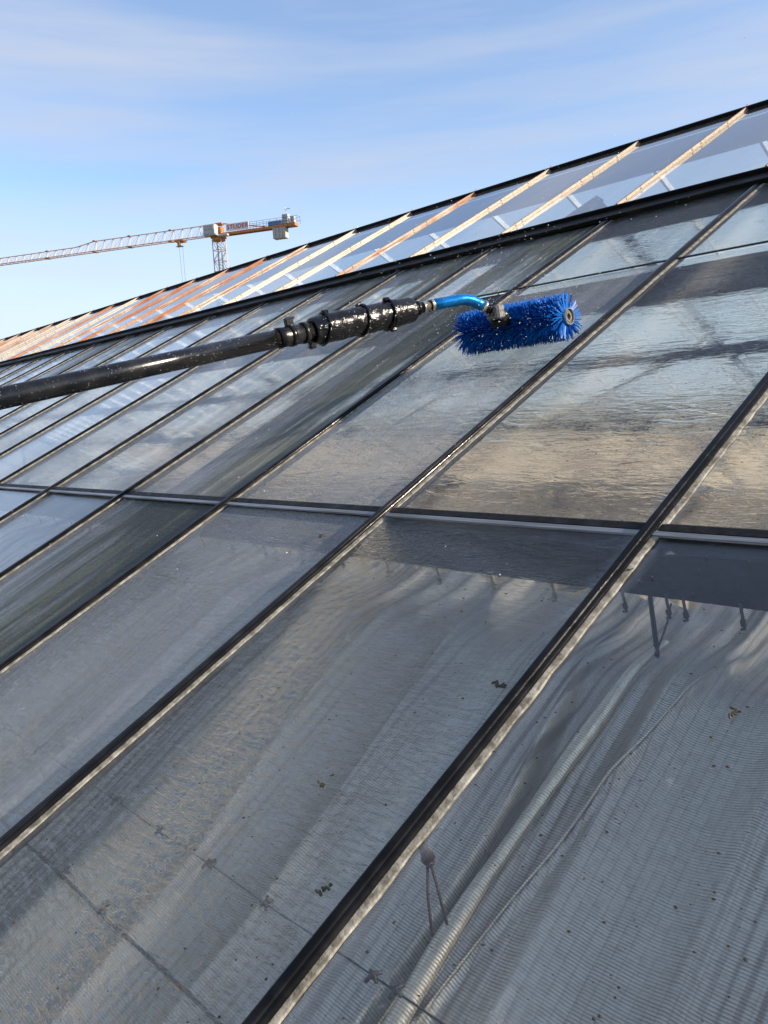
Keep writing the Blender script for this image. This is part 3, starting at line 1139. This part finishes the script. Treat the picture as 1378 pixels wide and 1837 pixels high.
wp = [(-6 + .06 * i, 0.104 + .0015 * sin(i * .8), -0.118 + .002 * sin(i * 1.7)) for i in range(113)]
w1 = path_obj('support_wire', wp, 0.0036, M_DARK, label='thicker dark wire across the screen at the bottom edge', cat='wire')
wp = [(-6 + .06 * i, 0.279 + .001 * sin(i * .9), -0.118 + .0015 * sin(i * 1.3)) for i in range(113)]
w2 = path_obj('support_wire', wp, 0.0016, M_DARK, label='thin dark wire with black clips across the screen', cat='wire')
cm = MB()
cm.tube([(-.016, -.012, 0), (-.004, -.002, .006), (.004, .004, .006), (.016, .010, 0)], 0.0042, 6)
cm.tube([(-.012, .012, 0), (-.003, .003, .006), (.004, -.004, .006), (.010, -.013, 0)], 0.0042, 6)
cm.tube([(.007 * cos(a * pi / 4), .007 * sin(a * pi / 4), .004) for a in range(9)], 0.003, 6)
cm.v = [(x * .72, y * .72, z * .8) for x, y, z in cm.v]
CM = cm.mesh('wire_clip', M_DARK)
for u in (-1.674, -1.475, -1.289, -1.104, -.837, -.79, -1.90, -2.12, -2.36):
    obj('wire_clip', CM, w2, MR @ T(u, .279, -.116) @ Matrix.Rotation(u * 7, 4, 'Z'))
for u in (-1.60, -1.42):
    obj('wire_clip', CM, w1, MR @ T(u, .112, -.114) @ Matrix.Rotation(u * 5, 4, 'Z'))

# cord hanger clamped under the first bar
m = MB()
m.tube([(-.845, .452, -.03), (-.842, .449, -.060)], [.006, .010], 8)
m.tube([(-.842, .449, -.060), (-.842, .448, -.072)], [.012, .008], 8)
HG = obj('cord_hanger', m.mesh('cord_hanger', M_BROWN), None, MR, 'brown clamp with two hanging cords below the nearest black glazing bar', 'hanger')
obj('cord', MB().tube([(-.845, .448, -.066), (-.836, .415, -.105), (-.822, .383, -.150)], 0.0026, 6).mesh('cord', M_BROWN), HG, MR)
obj('cord', MB().tube([(-.839, .448, -.066), (-.826, .430, -.105), (-.811, .408, -.150)], 0.0026, 6).mesh('cord', M_BROWN), HG, MR)
# drop rod below the purlin
path_obj('drop_rod', [(-.866, 1.226, -.14), (-.806, 1.115, -.165), (-.782, 1.072, -.165)], 0.0052, M_STEEL,
         label='dark rod dropping from the purlin onto the screen right of the nearest black bar', cat='rod')
path_obj('tie_cord', [(-.815, 1.215, -.15), (-.80, 1.16, -.155), (-.783, 1.072, -.158)], 0.0022, M_BROWN,
         label='thin slack cord from a hook to the foot of the rod', cat='cord')

# ------------------------------------------------------------------ cleaning pole with brush
AX0, AX1 = Vector((-2.238, 0.713, 0.682)), Vector((-2.010, 2.116, 0.301))
pd = (AX1 - AX0).normalized()
sidev = (Vector((1, 0, 0)) - pd * pd.x).normalized()
topv = sidev.cross(pd).normalized()


def ax(v):
    if v > 1.4:
        v += 0.05 * (2.115 - v) / 0.615
    return AX0 + pd * ((v - AX0.y) / pd.y)


PB = ax(-1.3)
PO = obj('cleaning_pole', None, None, MR @ T(*PB), 'long wet black pole with blue gooseneck and rotating blue brush held over the roof', 'cleaning pole')


def frame_at(p, d=pd, up=topv):
    d = d.normalized()
    s = d.cross(up).normalized()
    z = s.cross(d).normalized()
    return Matrix(((s.x, d.x, z.x, p[0]), (s.y, d.y, z.y, p[1]), (s.z, d.z, z.z, p[2]), (0, 0, 0, 1)))


def polepart(name, pts, r, mat, n=28, **kw):
    return obj(name, MB().tube(pts, r, n).mesh(name, mat), PO, MR, **kw)


R0 = 0.029
polepart('pole_tube', [ax(v) for v in (-1.3, 0, 1.0, 1.465)], [R0 + .001, R0 + .0005, R0, R0], M_POLE)
polepart('sleeve', [ax(1.455), ax(1.475), ax(1.60)], [R0 + .004, R0 + .0028, R0 + .002], M_PLAST)
# clamp bands with screw lugs
for v in (1.505, 1.555):
    polepart('clamp_band', [ax(v - .008), ax(v + .008)], R0 + .0055, M_PLAST)
m = MB()
m.box((0.0, 0, R0 + .012), (.018, .028, .022), chamfer=.003).box((0.0, 0.004, R0 + .024), (.010, .036, .008), chamfer=.002)
obj('clamp_lug', m.mesh('clamp_lug', M_PLAST), PO, MR @ frame_at(ax(1.507)))
m = MB()
m.tube([(-.012, 0, -R0 - .016), (.014, 0, -R0 - .016)], .0105, 12).box((0, 0, -R0 - .006), (.014, .02, .016), chamfer=.003)
obj('clamp_screw', m.mesh('clamp_screw', M_PLAST), PO, MR @ frame_at(ax(1.575)))
# taped joint, lumpy wraps
rt = random.Random(8)


def tape(v0, v1, r0, r1, name='tape_wrap'):
    pts, rs = [], []
    n = 22
    for i in range(n + 1):
        s = i / n
        e = min(1.0, min(s, 1 - s) * 9 + .55)
        pts.append(ax(v0 + (v1 - v0) * s))
        rs.append((r0 + (r1 - r0) * s) * (0.93 + .07 * e) * (1 + rt.uniform(-.012, .012)))
    m = MB().tube(pts, rs, 30)
    for i, p in enumerate(m.v):
        q = Vector(p)
        c = AX0 + pd * (q - AX0).dot(pd)
        k = 1 + .055 * mnoise.noise(q * 38)
        m.v[i] = tuple(c + (q - c) * k)
    return obj(name, m.mesh(name, M_TAPE), PO, MR)


tape(1.585, 1.645, .041, .048)
tape(1.635, 1.800, .0475, .0465)
tape(1.795, 1.915, .0465, .046)
tape(1.905, 2.010, .0475, .044)
for v in (1.63, 1.79, 1.90):
    pts = [ax(v + .012 * sin(a)) + (.0505) * (cos(a) * sidev + sin(a) * topv) for a in [i * pi / 12 for i in range(25)]]
    polepart('tape_ridge', pts, .0042, M_TAPE, 6)
m = MB().box((0, 0, .052), (.02, .022, .014), chamfer=.004)
LUG = m.mesh('tape_lug', M_TAPE)
for v, a in ((1.645, 10), (1.80, -15), (1.905, 5), (1.91, 170)):
    obj('tape_lug', LUG, PO, MR @ frame_at(ax(v)) @ Matrix.Rotation(radians(a), 4, 'Y'))
polepart('reducer', [ax(2.005), ax(2.03), ax(2.035), ax(2.065)], [.026, .024, .020, .020], M_TAPE)
polepart('hose_fitting', [ax(2.06), ax(2.068), ax(2.07), ax(2.092), ax(2.095), ax(2.11)], [.021, .021, .017, .017, .014, .014], M_CHROME)
polepart('fitting_ring', [ax(2.03), ax(2.043)], .026, M_PLAST)
polepart('fitting_ring', [ax(2.093), ax(2.104)], .0195, M_PLAST)
# gooseneck
GN = [(-2.010, 2.108, .304), (-1.992, 2.150, .292), (-1.968, 2.205, .276), (-1.960, 2.225, .268), (-1.951, 2.247, .252), (-1.941, 2.262, .234), (-1.929, 2.276, .213)]
polepart('gooseneck', GN, .0200, M_BLUE, 24)
G0, G1, G2 = Vector(GN[0]), Vector(GN[1]), Vector(GN[-2])
polepart('neck_ring', [G0 - (G1 - G0) * .12, G0 + (G1 - G0) * .10], .0220, M_CHROME, 20)
Ge = Vector(GN[-1])
gd = (Ge - G2).normalized()
polepart('neck_ring', [Ge - gd * .006, Ge + gd * .006], .0220, M_CHROME, 20)
polepart('swivel', [Ge + gd * .004, Ge + gd * .014, Ge + gd * .016, Ge + gd * .028], [.016, .016, .019, .017], M_PLAST, 14)
# brush
BR, BL = Vector((-1.700, 2.410, 0.083)), Vector((-2.150, 2.385, 0.083))
bd = (BL - BR).normalized()
bu = Vector((0, 0, 1)) - bd * bd.z
bu.normalize()
bw = bd.cross(bu).normalized()
RB = 0.083
GC = Vector((-1.912, 2.302, .178))
m = MB()
m.box((0, 0, 0), (.060, .052, .042), chamfer=.006)
m.box((0, 0, .0215), (.050, .042, .004), chamfer=.002)
m.box((.032, 0, -.006), (.010, .040, .026), chamfer=.003)
GF = frame_at(GC, (BR + BL) / 2 - Vector((0, .16, 0)) - Vector(GN[-1]), Vector((0, -.5, 1)))
gb = obj('gear_housing', m.mesh('gear_housing', M_GEAR), PO, MR @ GF)
m = MB()                        # moulded mark on the housing lid
for x, y, w, l in ((-.008, .004, .004, .016), (-.002, .010, .014, .004), (.006, .003, .004, .012), (.012, .010, .008, .004)):
    m.box((x, y, .0245), (w, l, .002))
obj('moulded_mark', m.mesh('moulded_mark', M_DARK), gb, MR @ GF)
mid = (BR + BL) * .5
m = MB()
m.tube([GC - Vector((0, -.02, .012)), mid + (GC - mid) * .35], [.024, .020], 10)
m.box(GC + Vector((0.0, .012, -.040)), (.07, .05, .03), chamfer=.006)
obj('drive_arm', m.mesh('drive_arm', M_PLAST), PO, MR)
BRU = obj('brush_roller', MB().tube([BR + bd * .004, BL - bd * .004], .030, 24).mesh('brush_roller', M_CORE), PO, MR)
rb = random.Random(4)
m = MB()


def tuft(p, d, L, w0, w1, bend):
    d = d.normalized()
    s = d.cross(Vector((.3, .8, .5))).normalized()
    t2 = d.cross(s)
    tip = p + d * L + bend
    if tip.z < .0045:           # flattened against the pane
        over = .0045 - tip.z
        tip.z = .0045
        tip.y += over * (1.2 if tip.y > p.y else -1.2)
    midp = p + d * (L * .55) + bend * .25
    vs = []
    for c, w in ((p, w0), (midp, (w0 + w1) / 2), (tip, w1)):
        for k in range(3):
            a = 2 * pi * k / 3
            vs.append(c + w * (cos(a) * s + sin(a) * t2))
    fs = [(i * 3 + k, i * 3 + (k + 1) % 3, i * 3 + 3 + (k + 1) % 3, i * 3 + 3 + k) for i in range(2) for k in range(3)] + [(6, 7, 8)]
    m.add(vs, fs)


LB = (BL - BR).length
for ring in range(62):
    s = ring / 61
    n = 58 if 1 < ring < 61 else 46
    for k in range(n):
        a = 2 * pi * (k + .5 * (ring % 2)) / n + rb.uniform(-.05, .05)
        rad = cos(a) * bu + sin(a) * bw
        c = BR + bd * (LB * s)
        lean = 0.0
        if s < .05:
            lean = -(.05 - s) / .05 * .10
        if s > .95:
            lean = (s - .95) / .05 * .26
        q3 = Vector((s * 9, cos(a) * 2.2, sin(a) * 2.2))
        d = rad + bd * (lean + rb.uniform(-.05, .05) + .22 * mnoise.noise(q3 * 1.7)) + rad.cross(bd) * (rb.uniform(-.08, .08) + .30 * mnoise.noise(q3 * 1.7 + Vector((9, 9, 9))))
        tuft(c + rad * .026, d, RB - .026 + rb.uniform(-.006, .006), .0019 if s > .02 else .0026, .0014 if s > .02 else .0021, rad.cross(bd) * rb.uniform(-.004, .007))
br = obj('bristles', m.mesh('bristles', M_BRIS), BRU, MR)
br['kind'] = 'stuff'
# end plate: chrome ring and dark hex socket
EF = frame_at(BR, -bd, bu)


def ringmesh(name, r0, r1, y0, y1, mat, n=36, hexin=False):
    m = MB()
    vs = []
    for i in range(n):
        a = 2 * pi * i / n
        ri = r0
        if hexin:
            ri = r0 * cos(pi / 6) / cos((a % (pi / 3)) - pi / 6)
        vs += [(r1 * cos(a), y0, r1 * sin(a)), (r1 * cos(a), y1, r1 * sin(a)), (ri * cos(a), y1, ri * sin(a)), (ri * cos(a), y0, ri * sin(a))]
    fs = []
    for i in range(n):
        b, c = i * 4, ((i + 1) % n) * 4
        for q in range(4):
            q2 = (q + 1) % 4
            fs.append((b + q, b + q2, c + q2, c + q))
    m.add(vs, fs)
    return m.mesh(name, mat)


obj('end_ring', ringmesh('end_ring', .0265, .0300, -.002, .013, M_CHROME), BRU, MR @ EF)
obj('end_plate', ringmesh('end_plate', .0185, .0263, -.002, .007, M_DARK), BRU, MR @ EF)
obj('hex_socket', ringmesh('hex_socket', .0125, .0183, -.004, .009, M_CHROME, 36, True), BRU, MR @ EF)
m = MB().tube([(0, -.02, 0), (0, -.006, 0)], .017, 12)
obj('socket_floor', m.mesh('socket_floor', M_DARK), BRU, MR @ EF)

# water beads on the pole
m = MB()


def bead(p, r, nrm, flat=.55):
    nrm = nrm.normalized()
    s = nrm.orthogonal().normalized()
    t2 = nrm.cross(s)
    vs = [p + nrm * r * flat]
    for k in range(6):
        a = k * pi / 3
        vs.append(p + .75 * r * (cos(a) * s + sin(a) * t2) + nrm * r * flat * .6)
    for k in range(6):
        a = k * pi / 3
        vs.append(p + r * (cos(a) * s + sin(a) * t2) - nrm * r * .05)
    fs = [(0, 1 + k, 1 + (k + 1) % 6) for k in range(6)] + [(1 + k, 7 + k, 7 + (k + 1) % 6, 1 + (k + 1) % 6) for k in range(6)]
    m.add(vs, fs, 0, True)


for i in range(1500):
    v = rb.uniform(0.3, 2.0)
    a = rb.uniform(0, 2 * pi)
    if v < 1.46:
        r = R0 + .0002
    elif v < 1.59:
        r = R0 + .002
    else:
        r = .0475
    nr = cos(a) * sidev + sin(a) * topv
    bead(ax(v) + nr * r, rb.choice((.0006, .0008, .0010, .0013, .0019)), nr)
bo = obj('water_beads', m.mesh('water_beads', M_BEAD), PO, MR)
bo['kind'] = 'stuff'

# ------------------------------------------------------------------ spray, grit and leaf scraps on the glass
m = MB()


def drop(p, r, stretch=None):
    ph = (1 + 5 ** .5) / 2
    vs = [Vector(q).normalized() * r for q in ((-1, ph, 0), (1, ph, 0), (-1, -ph, 0), (1, -ph, 0), (0, -1, ph), (0, 1, ph), (0, -1, -ph), (0, 1, -ph), (ph, 0, -1), (ph, 0, 1), (-ph, 0, -1), (-ph, 0, 1))]
    if stretch is not None:
        vs = [q + stretch * q.dot(stretch.normalized()) / r for q in vs]
    fs = [(0, 11, 5), (0, 5, 1), (0, 1, 7), (0, 7, 10), (0, 10, 11), (1, 5, 9), (5, 11, 4), (11, 10, 2), (10, 7, 6), (7, 1, 8), (3, 9, 4), (3, 4, 2), (3, 2, 6), (3, 6, 8), (3, 8, 9), (4, 9, 5), (2, 4, 11), (6, 2, 10), (8, 6, 7), (9, 8, 1)]
    m.add([p + q for q in vs], fs, 0, True)


rs = random.Random(21)
for i in range(1100):
    # a cloud thrown up round the roller, thinning outwards
    s = rs.random()
    d = Vector((rs.gauss(0, 1), rs.gauss(0, 1), abs(rs.gauss(0, 1)))).normalized()
    p = BR.lerp(BL, s) + Vector((d.x * 1.0, d.y * 1.0, d.z * .8)) * (.09 + abs(rs.gauss(0, .42)))
    if p.z < .02:
        p.z = .02 + rs.random() * .1
    st = d * rs.choice((0, .0, .0008, .0015))
    drop(p, rs.choice((.0006, .0008, .0009, .0012, .0018)), st if st.length > 0 else None)
for i in range(500):
    p = Vector((rs.uniform(-4.2, -.8), rs.uniform(.5, 4.0), rs.uniform(.03, 1.1)))
    if (p - Vector((0, 0, .92))).length > 1.3:
        drop(p, rs.choice((.0007, .0009, .0012, .0016)))
obj('water_spray', m.mesh('water_spray', M_DROP), None, MR, 'fine water drops flying around the blue brush', 'water spray', kind='stuff')

m = MB()


def fleck(p, r, rr):
    a = rr.uniform(0, 2 * pi)
    e = rr.uniform(.35, 1)
    ring = [(p[0] + r * cos(a + k * pi / 3) * (1 if k % 3 else 1.3), p[1] + r * e * sin(a + k * pi / 3), p[2]) for k in range(6)]
    m.add(ring + [(p[0], p[1], p[2] + r * .45)], [(k, (k + 1) % 6, 6) for k in range(6)])


for i in range(4600):
    u, v = rs.uniform(-2.4, 0.1), rs.uniform(-.2, 2.8)
    if u < -1.64 and rs.random() < .75:
        continue
    if min(abs(u - ubar(k)) for k in range(-1, 3)) < .03 or abs(v - 1.25) < .03:
        continue
    fleck((u, v, .0042), rs.choice((.0007, .0009, .0011, .0014, .0019, .0028)), rs)
obj('grit', m.mesh('grit', M_GRIT), None, MR, 'dark grit specks scattered on the wet panes', 'grit', kind='stuff')

SCR_LAB = [(-1.784, 1.124, 'brown scrap of leaf below the joint strip on the blue-grey pane', 1.0),
           (-.501, .818, 'crumpled scrap of leaf on the clear pane at the right edge', 1.0),
           (-.890, .763, 'dark scrap of leaf left of the nearest black bar, well above the wire clips', 1.1),
           (-.831, 1.118, 'flat brown scrap of leaf over the dark purlin', 1.0),
           (-1.06, .452, 'small scrap of leaf out in the middle of its pane, above the wire clips', .8),
           (-.905, .305, 'dark scrap of leaf between the thin clip wire and the nearest black bar', 1.0)]
for i, (u, v, lb, sc) in enumerate(SCR_LAB):
    m = MB()
    for q in range(7):
        cx, cy = rs.gauss(0, .006) * sc, rs.gauss(0, .004) * sc
        a = rs.uniform(0, 2 * pi)
        l, w = rs.uniform(.003, .008) * sc, rs.uniform(.0015, .003) * sc
        pts = [(cx + l * cos(t_) * cos(a) - w * sin(t_) * sin(a), cy + l * cos(t_) * sin(a) + w * sin(t_) * cos(a)) for t_ in [k * pi / 3 for k in range(6)]]
        m.add([(x, y, .0005) for x, y in pts] + [(x * .96, y * .96, .0022 + .0012 * (k % 2)) for k, (x, y) in enumerate(pts)],
              [tuple(range(6, 12))] + [(k, (k + 1) % 6, 6 + (k + 1) % 6, 6 + k) for k in range(6)])
    obj('leaf_scrap', m.mesh('leaf_scrap', M_LEAF), None, MR @ T(u, v, .0042), lb, 'leaf scrap', 'leaf scraps on the panes')

# ------------------------------------------------------------------ tower crane
CX, CY = -125.84, 81.64
CZ = CAMZ + 32.8               # bottom chord of the jib
J = Vector((-.870, -.493, 0)).normalized()
CF = Matrix(((J.x, -J.y, 0, CX), (J.y, J.x, 0, CY), (0, 0, 1, 0), (0, 0, 0, 1)))    # x along the jib
CR = obj('tower_crane', None, None, CF, 'distant orange and white tower crane beyond the ridge', 'tower crane')


def cpart(name, m, mat, parent=None, M=None, **kw):
    return obj(name, m.mesh(name, mat), parent or CR, CF if M is None else CF @ M, **kw)


m = MB()
hw = .85
zt_ = CZ - .9
for sx in (-1, 1):
    for sy in (-1, 1):
        m.tube([(sx * hw, sy * hw, 0), (sx * hw, sy * hw, zt_)], .10, 4, smooth=False)
nz_ = 20
dz = zt_ / nz_
for i in range(nz_):
    z = i * dz
    for ax_ in (0, 1):
        for s in (-1, 1):
            def P3(a, zz):
                return (a * hw, s * hw, zz) if ax_ == 0 else (s * hw, a * hw, zz)
            e = 1 if i % 2 else -1
            m.tube([P3(-e, z), P3(e, z + dz)], .05, 4, smooth=False)
            m.tube([P3(-1, z + dz), P3(1, z + dz)], .05, 4, smooth=False)
cpart('mast', m, M_JIB)
m = MB()
m.box((.28, 0, zt_ - 10), (.05, .35, 18)).box((-.28, 0, zt_ - 10), (.05, .05, 18))
cpart('mast_ladder', m, M_CWHITE)
m = MB()
m.tube([(0, 0, zt_ - .15), (0, 0, zt_ + .25)], 1.15, 20, smooth=False)
m.box((0, 0, zt_ + .45), (2.3, 1.9, .5), chamfer=.08)
cpart('slewing_ring', m, M_YEL)
m = MB().box((-.15, 0, CZ + .55), (1.5, 1.2, 1.3), chamfer=.1)
m.box((-.1, 0, CZ + 1.75), (1.9, 1.0, .35), chamfer=.05)
for sy in (-1, 1):
    m.tube([(-.9, sy * .5, CZ), (-.3, sy * .3, CZ + 2.0)], .09, 4, smooth=False)
    m.tube([(.9, sy * .5, CZ), (.4, sy * .3, CZ + 2.0)], .09, 4, smooth=False)
cpart('tower_head', m, M_YEL)
m = MB().box((.75, 1.35, CZ + .65), (2.3, 1.3, 1.75), chamfer=.12)
m.box((.75, 2.02, CZ + .95), (1.9, .04, .8))
cab = cpart('cab', m, M_CGREY)
m = MB().box((.75, 1.35, CZ - .30), (2.5, 1.4, .12)).box((-1.6, 1.0, CZ - .45), (1.7, 1.0, .35), chamfer=.06)
cpart('platform', m, M_CGREY)
m = MB().box((.75, 2.05, CZ + .95), (1.75, .03, .62)).box((.75, 2.075, CZ + .95), (.08, .02, .62))
cpart('window', m, M_CONC, cab)

# jib: triangular lattice, deep inner part then a shallower outer part
m = MB()
JL = 58
INNER = 27.5
bw_ = .62
for sy in (-1, 1):
    m.tube([(1.2, sy * bw_, CZ), (JL, sy * bw_, CZ)], .085, 4, smooth=False)
top = [(1.2, CZ + 1.85), (25.5, CZ + 1.85), (29.5, CZ + 1.25), (JL, CZ + 1.15)]
for (a, za), (b, zb) in zip(top, top[1:]):
    m.tube([(a, 0, za), (b, 0, zb)], .095, 4, smooth=False)


def topz(x):
    for (a, za), (b, zb) in zip(top, top[1:]):
        if a <= x <= b:
            return za + (zb - za) * (x - a) / (b - a)
    return top[-1][1]


x = 1.4
while x < JL - 1.5:
    for sy in (-1, 1):
        m.tube([(x, sy * bw_, CZ), (x + .12, 0, topz(x + .12))], .045, 4, smooth=False)
        m.tube([(x + .12, 0, topz(x + .12)), (x + 1.72, sy * bw_, CZ)], .036, 4, smooth=False)
    m.tube([(x, -bw_, CZ), (x, bw_, CZ)], .04, 4, smooth=False)
    m.tube([(x, -bw_, CZ), (x + 1.8, bw_, CZ)], .035, 4, smooth=False)
    x += 1.8
cpart('jib', m, M_JIB)
m = MB()
for x in (9.5, 18, 25.5, 36):
    m.box((x, 0, topz(x) + .05), (.5, .25, .28)).box((x, 0, CZ - .05), (.6, 1.4, .16))
cpart('jib_joint', m, M_YEL)
# counter jib
m = MB()
m.box((-7.85, .55, CZ - .12), (13.7, .22, .46), chamfer=.04).box((-7.85, -.55, CZ - .12), (13.7, .22, .46), chamfer=.04)
m.box((-7.85, 0, CZ + .02), (13.7, .88, .08))
for i in range(7):
    m.box((-1.8 - 2 * i, 0, CZ - .22), (.12, .86, .2))
m.box((-14.2, 0, CZ - .02), (1.3, 1.5, .55), chamfer=.05)
cj = cpart('counter_jib', m, M_YEL)
m = MB()
for sy in (-.66, .66):
    for i in range(9):
        xx = -5.2 - 1.26 * i
        m.tube([(xx, sy, CZ + .1), (xx, sy, CZ + 1.25)], .03, 4, smooth=False)
    for zz in (.65, 1.25):
        m.tube([(-5.2, sy, CZ + zz), (-15.3, sy, CZ + zz)], .03, 4, smooth=False)
m.tube([(-15.3, -.66, CZ + 1.25), (-15.3, .66, CZ + 1.25)], .03, 4, smooth=False)
m.tube([(-15.3, -.66, CZ + .1), (-15.3, -.66, CZ + 1.25)], .03, 4, smooth=False)
cpart('railing', m, M_RAIL)
for sy in (-.3, .3):
    m = MB().tube([(-.5, sy, CZ + 1.85), (-9.2, sy, CZ + .25)], .055, 4, smooth=False)
    cpart('tie_bar', m, M_YEL)
m = MB()
for i in range(4):
    m.box((-10.9 - .60 * i, 0, CZ - 1.2), (.57, 1.35, 1.75), chamfer=.05)
cpart('counterweight', m, M_CONC)
m = MB().box((-11.1, .2, CZ + .50), (2.6, .8, .75), chamfer=.08)
cpart('winch', m, M_RAIL)
m = MB().box((-13.0, .1, CZ + 1.0), (1.1, .9, 1.6), chamfer=.06).box((-14.3, .1, CZ + .75), (.7, .7, 1.1), chamfer=.06)
cpart('control_cabinet', m, M_CGREY)
m = MB().tube([(-13.1, 0, CZ + 1.8), (-13.1, 0, CZ + 2.7)], .05, 5).box((-13.4, 0, CZ + 2.7), (1.1, .08, .10))
m.tube([(-12.9, 0, CZ + 2.65), (-12.9, 0, CZ + 2.95)], .08, 6)
cpart('beacon_bracket', m, M_CWHITE)
SG = T(-4.1, .72, CZ + .80)
m = MB().box((0, 0, 0), (4.3, .10, 1.25), chamfer=.03)
sg = cpart('sign', m, M_SIGN, None, SG)
cu = bpy.data.curves.new('lettering', 'FONT')
cu.body = 'STUDER'
cu.size = 1.05
cu.extrude = 0.012
cu.offset = 0.010
cu.shear = 0.15
cu.space_character = 1.12
cu.align_x = 'CENTER'
cu.align_y = 'CENTER'
cu.materials.append(M_RED)
lt = bpy.data.objects.new('lettering_outline', cu)
COL.objects.link(lt)
bpy.context.view_layer.update()
lme = bpy.data.meshes.new_from_object(lt.evaluated_get(bpy.context.evaluated_depsgraph_get()))
bpy.data.objects.remove(lt)
obj('lettering', lme, sg, CF @ SG @ T(0, .065, 0) @ Matrix.Rotation(pi, 4, 'Z') @ Matrix.Rotation(radians(90), 4, 'X'))
# trolley and hoist rope
m = MB().box((7.6, 0, CZ - .25), (1.7, 1.5, .30), chamfer=.05).box((7.6, .55, CZ - .75), (.5, .5, .8), chamfer=.05).box((7.6, .4, CZ - 1.2), (1.2, .8, .08))
cpart('trolley', m, M_YEL)
m = MB()
for sx in (-.35, .35):
    m.tube([(7.6 + sx, 0, CZ - .3), (7.6 + sx * .4, 0, 9.0)], .022, 4, smooth=False)
m.box((7.6, 0, 8.7), (.6, .4, .7), chamfer=.08)
cpart('hoist_rope', m, M_ROPE)
